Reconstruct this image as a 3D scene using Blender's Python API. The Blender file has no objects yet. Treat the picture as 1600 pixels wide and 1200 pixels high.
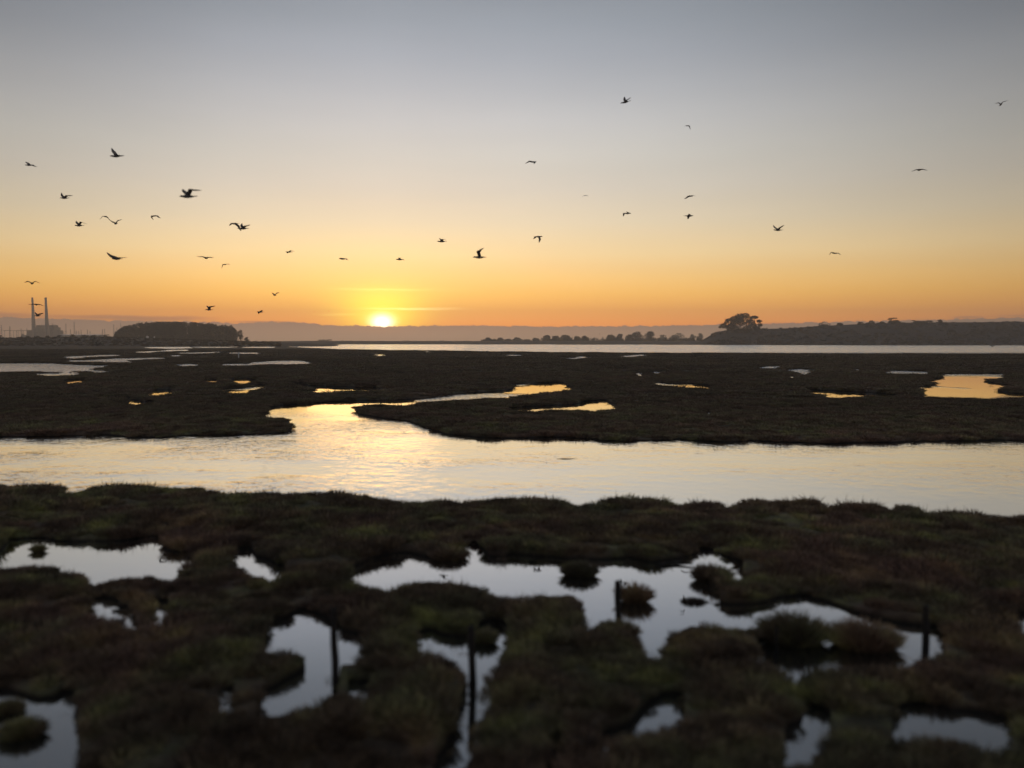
import bpy, bmesh, math, random
import numpy as np
from mathutils import Vector, Matrix, Quaternion
random.seed(7)
RNG = np.random.default_rng(11)
sc = bpy.context.scene
col = sc.collection

# ------------------------------------------------------------------ camera
CAMZ = 4.5                      # eye height of a train passenger above the marsh
PITCH = math.atan(67 / 1250)    # looking slightly down
cam_d = bpy.data.cameras.new('camera')
cam_d.sensor_width = 36.0
cam_d.lens = 36.0 * 1250 / 1600
cam_d.clip_start = 0.1
cam_d.clip_end = 20000
cam_d.dof.use_dof = True
cam_d.dof.focus_distance = 120.0
cam_d.dof.aperture_fstop = 0.36
cam = bpy.data.objects.new('camera', cam_d)
col.objects.link(cam)
cam.location = (0, 0, CAMZ)
cam.rotation_euler = (math.pi / 2 - PITCH, 0, 0)
sc.camera = cam
CP, SP = math.cos(PITCH), math.sin(PITCH)

def lin(r, g, b, a=1.0):
    def f(c):
        c = c / 255.0
        return c / 12.92 if c <= 0.04045 else ((c + 0.055) / 1.055) ** 2.4
    return (f(r), f(g), f(b), a)

SUN_AZ = -9.2     # degrees from straight ahead, negative is left
SUN_EL = 1.55

# ------------------------------------------------------------------ world
world = bpy.data.worlds.new('World')
sc.world = world
world.use_nodes = True
nt = world.node_tree
for n in list(nt.nodes):
    nt.nodes.remove(n)

class NG:
    """small helper to write node expressions"""
    def __init__(s, tree): s.t = tree
    def math(s, op, a, b=None, c=None, clamp=False):
        n = s.t.nodes.new('ShaderNodeMath'); n.operation = op; n.use_clamp = clamp
        for i, v in enumerate((a, b, c)):
            if v is None: continue
            if isinstance(v, (int, float)): n.inputs[i].default_value = v
            else: s.t.links.new(v, n.inputs[i])
        return n.outputs[0]
    def ramp(s, fac, stops, interp='LINEAR'):
        n = s.t.nodes.new('ShaderNodeValToRGB'); r = n.color_ramp; r.interpolation = interp
        while len(r.elements) < len(stops): r.elements.new(0.5)
        for e, (p, c) in zip(r.elements, sorted(stops)):
            e.position = p
            e.color = c if hasattr(c, '__len__') else (c, c, c, 1)
        s.t.links.new(fac, n.inputs[0])
        return n.outputs[0]
    def maprange(s, v, a, b, c=0.0, d=1.0, smooth=False):
        n = s.t.nodes.new('ShaderNodeMapRange')
        if smooth: n.interpolation_type = 'SMOOTHSTEP'
        s.t.links.new(v, n.inputs[0])
        for i, x in enumerate((a, b, c, d)): n.inputs[i + 1].default_value = x
        return n.outputs[0]
    def mix(s, fac, a, b, mode='MIX'):
        n = s.t.nodes.new('ShaderNodeMix'); n.data_type = 'RGBA'; n.blend_type = mode
        for i, v in ((0, fac), (6, a), (7, b)):
            if isinstance(v, (int, float)): n.inputs[i].default_value = v
            elif hasattr(v, '__len__'): n.inputs[i].default_value = v
            else: s.t.links.new(v, n.inputs[i])
        return n.outputs[2]
    def noise(s, vec, scale, detail=4, rough=0.5, dim='3D'):
        n = s.t.nodes.new('ShaderNodeTexNoise'); n.noise_dimensions = dim
        n.inputs['Scale'].default_value = scale
        n.inputs['Detail'].default_value = detail
        n.inputs['Roughness'].default_value = rough
        s.t.links.new(vec, n.inputs['W' if dim == '1D' else 'Vector'])
        return n.outputs[0]
    def comb(s, x, y, z):
        n = s.t.nodes.new('ShaderNodeCombineXYZ')
        for i, v in enumerate((x, y, z)):
            if isinstance(v, (int, float)): n.inputs[i].default_value = v
            else: s.t.links.new(v, n.inputs[i])
        return n.outputs[0]

g = NG(nt)
def m_rgb_(m): return g.comb(m, m, m)
tc = nt.nodes.new('ShaderNodeTexCoord')
sep = nt.nodes.new('ShaderNodeSeparateXYZ')
nt.links.new(tc.outputs['Generated'], sep.inputs[0])
DX, DY, DZ = sep.outputs
el = g.math('MULTIPLY', g.math('ARCSINE', DZ), 180 / math.pi)
az = g.math('MULTIPLY', g.math('ARCTAN2', DX, DY), 180 / math.pi)
du = g.math('SUBTRACT', az, SUN_AZ)
# wrap to +-180
adu = g.math('ABSOLUTE', du)
adu = g.math('MINIMUM', adu, g.math('SUBTRACT', 360.0, adu))
# vertical gradient: glowing horizon, cream, then grey blue, on to a deep dusk zenith
grad = [(0.0, (255, 150, 62)), (1.0, (255, 157, 68)), (1.5, (255, 165, 74)), (2.4, (255, 182, 86)), (3.3, (255, 197, 104)),
        (4.6, (252, 208, 135)), (6.1, (245, 216, 165)), (8.3, (229, 212, 183)), (10.6, (216, 206, 192)),
        (12.8, (208, 203, 196)), (14.9, (199, 197, 197)), (17.0, (186, 187, 192)), (19.1, (172, 176, 185)),
        (21.1, (158, 164, 174)), (23.1, (147, 153, 163)), (30, (136, 144, 157)), (45, (128, 137, 153)), (60, (122, 132, 150))]
elf = g.math('DIVIDE', g.math('MAXIMUM', el, 0.0), 60.0)
base = g.ramp(elf, [(e / 60.0, lin(*c)) for e, c in grad])
sdu = g.math('DIVIDE', g.math('ADD', g.math('WRAP', du, 180.0, -180.0), 180.0), 360.0)
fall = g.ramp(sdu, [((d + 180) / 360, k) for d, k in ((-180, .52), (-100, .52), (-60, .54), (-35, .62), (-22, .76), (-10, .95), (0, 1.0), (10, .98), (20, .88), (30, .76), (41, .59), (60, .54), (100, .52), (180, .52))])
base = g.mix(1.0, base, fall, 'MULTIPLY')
# brighter towards the horizon, deeper high up; lens vignetting painted into the upper sides
boost = g.ramp(elf, [(0, .80), (1.5 / 60, .80), (3.3 / 60, .68), (5 / 60, .59), (8.3 / 60, .535), (12 / 60, .51), (16 / 60, .49), (19 / 60, .46), (23 / 60, .45), (1, .45)])
side = g.math('MULTIPLY', g.maprange(g.math('ABSOLUTE', az), 8, 36, 0, 1, True), g.maprange(el, 4, 24, 0, .30, True))
boost = g.math('MULTIPLY', g.math('MULTIPLY', boost, 2.28), g.math('SUBTRACT', 1.0, side))
base = g.mix(1.0, base, m_rgb_(boost), 'MULTIPLY')
base = g.mix(1.0, base, g.ramp(elf, [(0, (1.0, .94, .74, 1)), (3.3 / 60, (1.0, .95, .78, 1)), (5 / 60, (.99, .97, .90, 1)), (8.3 / 60, (.93, .955, .95, 1)), (12 / 60, (.90, .945, .955, 1)), (23 / 60, (.86, .905, .92, 1)), (1, (.86, .905, .92, 1))]), 'MULTIPLY')
base = g.mix(1.0, base, (1.08, 1.06, 1.05, 1), 'MULTIPLY')
# the sky away from the sunset is cooler
cool = g.maprange(adu, 50, 130, 0, 1, True)
base = g.mix(cool, base, g.mix(1.0, g.ramp(elf, [(0, lin(150, 138, 144)), (.12, lin(158, 148, 152)), (.3, lin(140, 143, 154)), (1, lin(122, 132, 150))]),
                               (0.8, 0.8, 0.8, 1), 'MULTIPLY'))
# glow round the sun
def gauss(ax, cx, sx, ay, cy, sy, p=1.0):
    a = g.math('DIVIDE', g.math('SUBTRACT', ax, cx), sx)
    b = g.math('DIVIDE', g.math('SUBTRACT', ay, cy), sy)
    r2 = g.math('ADD', g.math('MULTIPLY', a, a), g.math('MULTIPLY', b, b))
    if p != 1.0: r2 = g.math('POWER', r2, p)
    return g.math('EXPONENT', g.math('MULTIPLY', r2, -1.0))
def add_glow(base, m, c):
    return g.mix(1.0, base, g.mix(1.0, m_rgb(m), c, 'MULTIPLY'), 'ADD')
def m_rgb(m): return g.comb(m, m, m)
base = add_glow(base, gauss(du, 0, 7.0, el, 3.4, 3.0), (0.06, 0.14, 0.03, 1))
base = add_glow(base, gauss(du, 0, 2.8, el, 2.0, 1.4), (1.0, 1.2, -0.10, 1))
base = add_glow(base, gauss(du, 0, 1.5, el, 1.4, 0.7), (0.9, 0.65, 0.10, 1))
base = add_glow(base, gauss(du, 0, 0.72, el, 1.35, 0.50, 1.1), (3.0, 3.0, 3.6, 1))
# thin lit wisps of cirrus near the sun
nz = g.noise(g.comb(g.math('MULTIPLY', az, 0.35), g.math('MULTIPLY', el, 3.0), 0.0), 1.0, 5, .6)
wn = g.math('MULTIPLY', g.math('SUBTRACT', nz, 0.5), 0.30)
elw = g.math('ADD', el, wn)
for (cu, su, ce, se, c) in ((0.3, 3.4, 3.62, 0.075, (0.16, 0.28, 0.10, 1)), (1.9, 2.6, 2.28, 0.07, (0.8, 0.75, 0.45, 1)),
                            (-3.0, 1.1, 1.83, 0.05, (0.3, 0.38, 0.12, 1))):
    base = add_glow(base, gauss(du, cu, su, elw, ce, se), c)
# the faintest veil of high cloud
veil = g.noise(g.comb(g.math('MULTIPLY', az, 0.035), g.math('MULTIPLY', el, 0.22), 4.0), 1.0, 5, .55)
base = g.mix(1.0, base, m_rgb_(g.maprange(veil, .3, .7, .968, 1.032)), 'MULTIPLY')
# low bank of cloud along the horizon with a knobbly top
def eld(y): return math.degrees(math.atan((533 - y) / 1250))
def azd(x): return math.degrees(math.atan((x - 800) / 1250))
azf = g.math('DIVIDE', g.math('ADD', az, 45.0), 90.0, clamp=True)
tops = [(-400, 498), (0, 501), (90, 503), (180, 504), (340, 505), (375, 507), (410, 504.5), (455, 504), (520, 509), (598, 510.5), (680, 509),
        (760, 508.5), (850, 510.5), (1000, 509.5), (1110, 508.5), (1195, 507.5), (1240, 506), (1310, 505), (1450, 503.5), (1600, 502), (1900, 502)]
topc = g.ramp(azf, [((azd(x) + 45) / 90, eld(y) / 4.0) for x, y in tops])
n1 = g.noise(az, 1.7, 7, .68, '1D')
n2 = g.noise(az, 0.33, 2, .5, '1D')
top = g.math('ADD', g.math('MULTIPLY', topc, 4.0), g.math('ADD', g.math('MULTIPLY', g.math('SUBTRACT', n1, .5), 0.36), g.math('MULTIPLY', g.math('SUBTRACT', n2, .5), 0.10)))
dlt = g.math('SUBTRACT', el, top)
cm = g.maprange(dlt, -0.022, 0.022, 1, 0, True)
cm = g.math('MULTIPLY', cm, g.maprange(adu, 60, 90, 1, 0, True))
ccol = g.ramp(g.math('DIVIDE', g.math('MAXIMUM', el, 0.0), 2.0), [(0, lin(206, 165, 132)), (.30, lin(203, 163, 133)), (.55, lin(190, 151, 127)), (1, lin(182, 145, 122))])
ccol = g.mix(1.0, ccol, g.ramp(g.math('DIVIDE', adu, 180.0), [(0, 1.0), (22 / 180, .84), (41 / 180, .66), (.5, .4), (1, .3)]), 'MULTIPLY')
ccol = add_glow(ccol, gauss(du, 0, 2.6, el, 1.2, 0.55), (0.16, 0.045, 0.0, 1))
base = g.mix(cm, base, ccol)
# long thin purple grey lenses above the bank
for (x0, x1, yc, hh, k) in ((-250, 95, 499, 4.2, .75), (60, 345, 500.5, 3.8, .8), (355, 470, 504.5, 1.8, .7), (1480, 1540, 500.5, 1.6, .7), (1535, 1720, 499.5, 2.0, .6), (1170, 1260, 507.0, 1.3, .5)):
    cu, su = (azd(x0) + azd(x1)) / 2, (azd(x1) - azd(x0)) / 2
    m = gauss(az, cu, su * .9, elw if hh > 2 else el, eld(yc), hh / 21.8, 2.0)
    m = g.math('MULTIPLY', m, k * .8, clamp=True)
    m = g.math('MULTIPLY', m, g.math('SUBTRACT', 1.0, cm))
    base = g.mix(m, base, g.mix(1.0, lin(176, 132, 112), g.ramp(g.math('DIVIDE', adu, 180.0), [(0, 1.0), (22 / 180, .9), (41 / 180, .8), (1, .3)]), 'MULTIPLY'))
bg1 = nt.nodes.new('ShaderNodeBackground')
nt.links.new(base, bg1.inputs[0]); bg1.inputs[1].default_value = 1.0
sky = nt.nodes.new('ShaderNodeTexSky')
sky.sky_type = 'NISHITA'; sky.sun_disc = False
sky.sun_elevation = math.radians(SUN_EL)
sky.sun_rotation = math.radians(SUN_AZ)
sky.dust_density = 3.0
bg2 = nt.nodes.new('ShaderNodeBackground')
nt.links.new(sky.outputs[0], bg2.inputs[0]); bg2.inputs[1].default_value = 0.012
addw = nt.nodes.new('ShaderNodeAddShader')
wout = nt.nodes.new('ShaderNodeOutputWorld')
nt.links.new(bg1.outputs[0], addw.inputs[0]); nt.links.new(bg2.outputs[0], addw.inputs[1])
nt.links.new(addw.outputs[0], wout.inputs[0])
world.cycles.sampling_method = 'MANUAL'
world.cycles.sample_map_resolution = 2048

# ------------------------------------------------------------------ sun
sun_dir = Vector((math.sin(math.radians(SUN_AZ)) * math.cos(math.radians(SUN_EL)),
                  math.cos(math.radians(SUN_AZ)) * math.cos(math.radians(SUN_EL)), math.sin(math.radians(SUN_EL))))
sd = bpy.data.lights.new('sun', 'SUN')
sd.energy = 0.05; sd.angle = math.radians(12); sd.color = (1.0, 0.55, 0.25)
so = bpy.data.objects.new('sun', sd); col.objects.link(so)
so.location = (0, 0, 60)
so.rotation_euler = (-sun_dir).to_track_quat('-Z', 'Y').to_euler()

sc.view_settings.view_transform = 'Standard'
sc.view_settings.look = 'None'
sc.view_settings.gamma = 1.0
sc.view_settings.exposure = 0.0
sc.view_settings.use_curve_mapping = False
sc.cycles.max_bounces = 6
sc.cycles.volume_bounces = 1
sc.cycles.caustics_reflective = False

# ------------------------------------------------------------------ helpers
def project(X, Y, Z):
    d = Y * CP - (Z - CAMZ) * SP
    up = Y * SP + (Z - CAMZ) * CP
    return 800 + 1250 * X / d, 600 - 1250 * up / d

def ground_pt(u, v, z=0.0):
    """the point of the level z seen at (u, v) of the photograph"""
    xc, yc = (np.asarray(u, float) - 800) / 1250, (600 - np.asarray(v, float)) / 1250
    dy = CP + yc * SP; dz = -SP + yc * CP
    t = (CAMZ - z) / np.maximum(-dz, 1e-6)
    return xc * t, dy * t

def at(u, v, Y):
    """the point at distance Y seen at (u, v)"""
    xc, yc = (u - 800) / 1250, (600 - v) / 1250
    t = Y / (CP + yc * SP)
    return Vector((xc * t, Y, CAMZ + (-SP + yc * CP) * t))

def tag(o, label=None, cat=None, group=None, kind=None):
    if label: o['label'] = label
    if cat: o['category'] = cat
    if group: o['group'] = group
    if kind: o['kind'] = kind
    return o

def empty(name, loc, rz=0.0):
    o = bpy.data.objects.new(name, None); col.objects.link(o)
    o.empty_display_size = 0.3
    o.location = loc; o.rotation_euler = (0, 0, rz)
    return o

def link_mesh(name, me, mat, parent=None, loc=None):
    o = bpy.data.objects.new(name, me); col.objects.link(o)
    if mat and not me.materials: me.materials.append(mat)
    if parent: o.parent = parent
    if loc is not None: o.location = loc
    return o

class MB:
    def __init__(s): s.v = []; s.f = []
    def box(s, c, d, rz=0.0, taper=1.0):
        cx, cy, cz = c; x, y, z = d[0] / 2, d[1] / 2, d[2] / 2
        b = len(s.v); ca, sa = math.cos(rz), math.sin(rz)
        for k, (sx, sy, sz) in enumerate(((-1, -1, -1), (1, -1, -1), (1, 1, -1), (-1, 1, -1), (-1, -1, 1), (1, -1, 1), (1, 1, 1), (-1, 1, 1))):
            t = taper if sz > 0 else 1.0
            px, py = sx * x * t, sy * y * t
            s.v.append((cx + px * ca - py * sa, cy + px * sa + py * ca, cz + sz * z))
        s.f += [tuple(b + i for i in q) for q in ((0, 3, 2, 1), (4, 5, 6, 7), (0, 1, 5, 4), (1, 2, 6, 5), (2, 3, 7, 6), (3, 0, 4, 7))]
    def tube(s, pts, rad, n=6, cap=True):
        b0 = len(s.v); m = len(pts)
        pts = [Vector(p) for p in pts]
        for i, p in enumerate(pts):
            d = (pts[min(i + 1, m - 1)] - pts[max(i - 1, 0)]).normalized()
            a = d.cross(Vector((0, 0, 1)))
            if a.length < 0.05: a = Vector((1, 0, 0))
            a.normalize(); bb = d.cross(a).normalized()
            r = rad[i] if hasattr(rad, '__len__') else rad
            for k in range(n):
                t = 2 * math.pi * k / n
                q = p + a * (r * math.cos(t)) + bb * (r * math.sin(t))
                s.v.append(tuple(q))
        for i in range(m - 1):
            for k in range(n):
                k2 = (k + 1) % n
                s.f.append((b0 + i * n + k, b0 + i * n + k2, b0 + (i + 1) * n + k2, b0 + (i + 1) * n + k))
        if cap:
            s.f.append(tuple(b0 + k for k in range(n))[::-1])
            s.f.append(tuple(b0 + (m - 1) * n + k for k in range(n)))
    def build(s, name, mat, parent=None, smooth=False, loc=None):
        me = bpy.data.meshes.new(name)
        me.from_pydata(s.v, [], s.f); me.update()
        if smooth: me.polygons.foreach_set('use_smooth', [True] * len(me.polygons))
        return link_mesh(name, me, mat, parent, loc)

def mesh_np(name, V, F, smooth=False):
    """V (n,3) array, F (m,k) array"""
    me = bpy.data.meshes.new(name)
    k = F.shape[1]
    me.vertices.add(len(V)); me.vertices.foreach_set('co', V.astype(np.float32).ravel())
    me.loops.add(F.size); me.loops.foreach_set('vertex_index', F.astype(np.int32).ravel())
    me.polygons.add(len(F))
    me.polygons.foreach_set('loop_start', np.arange(0, F.size, k, dtype=np.int32))
    me.polygons.foreach_set('loop_total', np.full(len(F), k, np.int32))
    if smooth: me.polygons.foreach_set('use_smooth', np.ones(len(F), bool))
    me.update(calc_edges=True)
    return me

def hash2(ix, iy, seed):
    h = (ix.astype(np.int64) * 374761393 + iy.astype(np.int64) * 668265263 + seed * 1442695041) & 0xffffffff
    h = ((h ^ (h >> 13)) * 1274126177) & 0xffffffff
    return ((h ^ (h >> 16)) & 0xffffff) / float(0xffffff)

def vnoise(x, y, seed=0):
    ix, iy = np.floor(x), np.floor(y); fx, fy = x - ix, y - iy
    fx = fx * fx * (3 - 2 * fx); fy = fy * fy * (3 - 2 * fy)
    a, b = hash2(ix, iy, seed), hash2(ix + 1, iy, seed)
    c, d = hash2(ix, iy + 1, seed), hash2(ix + 1, iy + 1, seed)
    return (a + (b - a) * fx) * (1 - fy) + (c + (d - c) * fx) * fy

def fbm(x, y, seed=0, octv=4):
    s, a, t = 0, 1.0, 0
    for k in range(octv):
        s = s + a * vnoise(x * 2 ** k + 17.3 * k, y * 2 ** k - 9.1 * k, seed + k); t += a; a *= 0.5
    return s / t - 0.5

# ------------------------------------------------------------------ materials
def new_mat(name):
    m = bpy.data.materials.new(name); m.use_nodes = True
    t = m.node_tree; p = t.nodes['Principled BSDF']
    return m, t, p, NG(t)

def simple_mat(name, c, rough=0.7, var=0.25, scale=3.0, metallic=0.0, spec=0.3):
    m, t, p, q = new_mat(name)
    co = t.nodes.new('ShaderNodeTexCoord')
    n = q.noise(co.outputs['Object'], scale, 5, .6)
    a = tuple(x * (1 - var) for x in c[:3]) + (1,); b = tuple(min(1, x * (1 + var)) for x in c[:3]) + (1,)
    t.links.new(q.ramp(n, [(.3, a), (.7, b)]), p.inputs['Base Color'])
    p.inputs['Roughness'].default_value = rough
    p.inputs['Metallic'].default_value = metallic
    p.inputs['Specular IOR Level'].default_value = spec
    return m

def marsh_colour(t, q):
    """patches of olive green, russet and dull brown pickleweed, world scale"""
    geo = t.nodes.new('ShaderNodeNewGeometry')
    P = geo.outputs['Position']
    n1 = q.noise(P, 0.55, 4, .6)
    n2 = q.noise(P, 0.21, 4, .6)
    n3 = q.noise(P, 3.2, 5, .65)
    n4 = q.noise(P, 0.028, 4, .6)
    c = q.ramp(n1, [(.32, (.075, .056, .040, 1)), (.45, (.105, .082, .056, 1)), (.55, (.092, .088, .055, 1)), (.68, (.115, .120, .058, 1))])
    red = q.maprange(n2, .50, .62, 0, .85, True)
    c = q.mix(red, c, (.120, .080, .064, 1))
    far = q.ramp(n4, [(.36, (1.05, 1.0, .98, 1)), (.64, (2.0, 1.86, 1.72, 1))])
    c = q.mix(1.0, c, far, 'MULTIPLY')
    n5 = q.noise(P, 1.1, 4, .6)
    sy = t.nodes.new('ShaderNodeSeparateXYZ'); t.links.new(P, sy.inputs[0])
    fine = q.maprange(sy.outputs[1], 24, 50, 1, .25, True)      # beyond the channel the cover is more even
    c = q.mix(q.maprange(sy.outputs[1], 24, 60, 0, .55, True), c, (.092, .074, .055, 1))
    c = q.mix(fine, c, q.mix(1.0, c, q.ramp(n5, [(.32, (.62, .62, .66, 1)), (.5, (1, 1, 1, 1)), (.66, (1.6, 1.65, 1.3, 1))]), 'MULTIPLY'))
    c = q.mix(1.0, c, q.ramp(n3, [(.3, (.7, .7, .7, 1)), (.7, (1.5, 1.5, 1.5, 1))]), 'MULTIPLY')
    return c, n3, P

def leaf_mat(name, gain=1.0):
    m, t, p, q = new_mat(name)
    c, n3, P = marsh_colour(t, q)
    oi = t.nodes.new('ShaderNodeObjectInfo')
    c = q.mix(1.0, c, q.ramp(oi.outputs['Random'], [(0, (.65 * gain, .65 * gain, .68 * gain, 1)), (1, (1.5 * gain, 1.45 * gain, 1.3 * gain, 1))]), 'MULTIPLY')
    t.links.new(c, p.inputs['Base Color'])
    p.inputs['Roughness'].default_value = 0.75
    p.inputs['Specular IOR Level'].default_value = 0.15
    return m

M_PICKLE = leaf_mat('pickleweed_stems', 1.0)

def ground_mat():
    m, t, p, q = new_mat('marsh_ground')
    c, n3, P = marsh_colour(t, q)
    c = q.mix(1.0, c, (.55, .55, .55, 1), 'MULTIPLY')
    # bare wet mud low down by the water
    sz = t.nodes.new('ShaderNodeSeparateXYZ'); t.links.new(P, sz.inputs[0])
    mud = q.maprange(sz.outputs[2], 0.0, 0.10, 1, 0, True)
    c = q.mix(mud, c, (.018, .015, .012, 1))
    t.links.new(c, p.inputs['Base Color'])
    p.inputs['Roughness'].default_value = 0.85
    p.inputs['Specular IOR Level'].default_value = 0.1
    b = t.nodes.new('ShaderNodeBump'); b.inputs['Strength'].default_value = 0.9; b.inputs['Distance'].default_value = 0.08
    nb = q.noise(P, 2.3, 6, .7)
    t.links.new(nb, b.inputs['Height']); t.links.new(b.outputs[0], p.inputs['Normal'])
    return m
M_GROUND = ground_mat()

def water_mat():
    m, t, p, q = new_mat('estuary_water')
    t.nodes.remove(p)
    out = t.nodes['Material Output']
    geo = t.nodes.new('ShaderNodeNewGeometry'); P = geo.outputs['Position']
    s = t.nodes.new('ShaderNodeSeparateXYZ'); t.links.new(P, s.inputs[0])
    X, Y, _ = s.outputs
    # how ruffled the water is: still pools near the bank, wind ripples on the open channel, chop on the far reach
    near = q.maprange(Y, 21.0, 24.5, 0, 1, True)
    end = q.maprange(Y, 40.0, 55.0, 1, 0, True)
    patch = q.noise(q.comb(q.math('MULTIPLY', X, .10), q.math('MULTIPLY', Y, .16), 0.0), 1.0, 4, .55)
    pt = q.maprange(patch, .38, .60, .30, 1.25, True)
    inlet = q.maprange(q.math('SUBTRACT', Y, q.math('MULTIPLY', q.math('ABSOLUTE', q.math('ADD', X, 6.5)), -.15)), 48, 60, 1, 0, True)
    left = q.maprange(X, -14, 6, 1.25, .50, True)
    chan = q.math('MULTIPLY', q.math('MULTIPLY', near, end), q.math('MULTIPLY', pt, left))
    pond_patch = q.maprange(q.noise(q.comb(q.math('MULTIPLY', X, .09), q.math('MULTIPLY', Y, .05), 3.0), 1.0, 3, .5), .52, .62, 0, .5, True)
    mid = q.math('MULTIPLY', q.math('SUBTRACT', 1.0, end), q.math('ADD', q.math('MULTIPLY', pond_patch, 3.5), q.maprange(Y, 98, 120, 0, 6.5, True)))
    far = q.maprange(Y, 300, 345, 0, 1, True)
    a1 = q.math('DIVIDE', q.math('ADD', X, 42.0), 12.0); a2 = q.math('DIVIDE', q.math('SUBTRACT', Y, 255.0), 25.0)
    slick = q.math('EXPONENT', q.math('MULTIPLY', q.math('ADD', q.math('MULTIPLY', a1, a1), q.math('MULTIPLY', a2, a2)), -1.0))
    mid = q.math('MULTIPLY', mid, q.math('SUBTRACT', 1.0, slick))
    amp = q.math('ADD', q.math('MULTIPLY', q.math('ADD', chan, mid), q.math('SUBTRACT', 1.0, far)), q.math('MULTIPLY', far, 10.0))
    amp = q.math('ADD', amp, 0.02)
    # wave heights: short crests lying across the view with a slight slant
    rot = t.nodes.new('ShaderNodeVectorRotate'); rot.rotation_type = 'Z_AXIS'
    rot.inputs['Angle'].default_value = math.radians(14)
    t.links.new(P, rot.inputs['Vector'])
    sr = t.nodes.new('ShaderNodeSeparateXYZ'); t.links.new(rot.outputs[0], sr.inputs[0])
    def waves(sx, sy, det, w):
        return q.noise(q.comb(q.math('MULTIPLY', sr.outputs[0], sx), q.math('MULTIPLY', sr.outputs[1], sy), w), 1.0, det, .5)
    h = q.math('ADD', q.math('MULTIPLY', waves(1.7, 2.0, 2, 0.0), .70), q.math('MULTIPLY', waves(3.6, 5.2, 2, 5.0), .34))
    b = t.nodes.new('ShaderNodeBump'); b.inputs['Strength'].default_value = 1.0
    b.inputs['Distance'].default_value = 0.046
    t.links.new(q.math('MULTIPLY', h, amp), b.inputs['Height'])
    rough = q.math('ADD', q.math('MULTIPLY', far, 0.10), q.math('ADD', 0.012, q.math('MULTIPLY', amp, 0.006)))
    gl = t.nodes.new('ShaderNodeBsdfGlossy')
    gl.inputs['Color'].default_value = (.94, .965, 1, 1)
    t.links.new(rough, gl.inputs['Roughness']); t.links.new(b.outputs[0], gl.inputs['Normal'])
    df = t.nodes.new('ShaderNodeBsdfDiffuse'); df.inputs['Color'].default_value = (.020, .020, .018, 1)
    lw = t.nodes.new('ShaderNodeLayerWeight'); lw.inputs['Blend'].default_value = 0.5
    fcol = q.ramp(lw.outputs['Facing'], [(0, .06), (.45, .22), (.58, .42), (.72, .74), (.85, .88), (1, .96)])
    mx = t.nodes.new('ShaderNodeMixShader')
    t.links.new(fcol, mx.inputs[0]); t.links.new(df.outputs[0], mx.inputs[1]); t.links.new(gl.outputs[0], mx.inputs[2])
    t.links.new(mx.outputs[0], out.inputs['Surface'])
    return m
M_WATER = water_mat()

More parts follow.
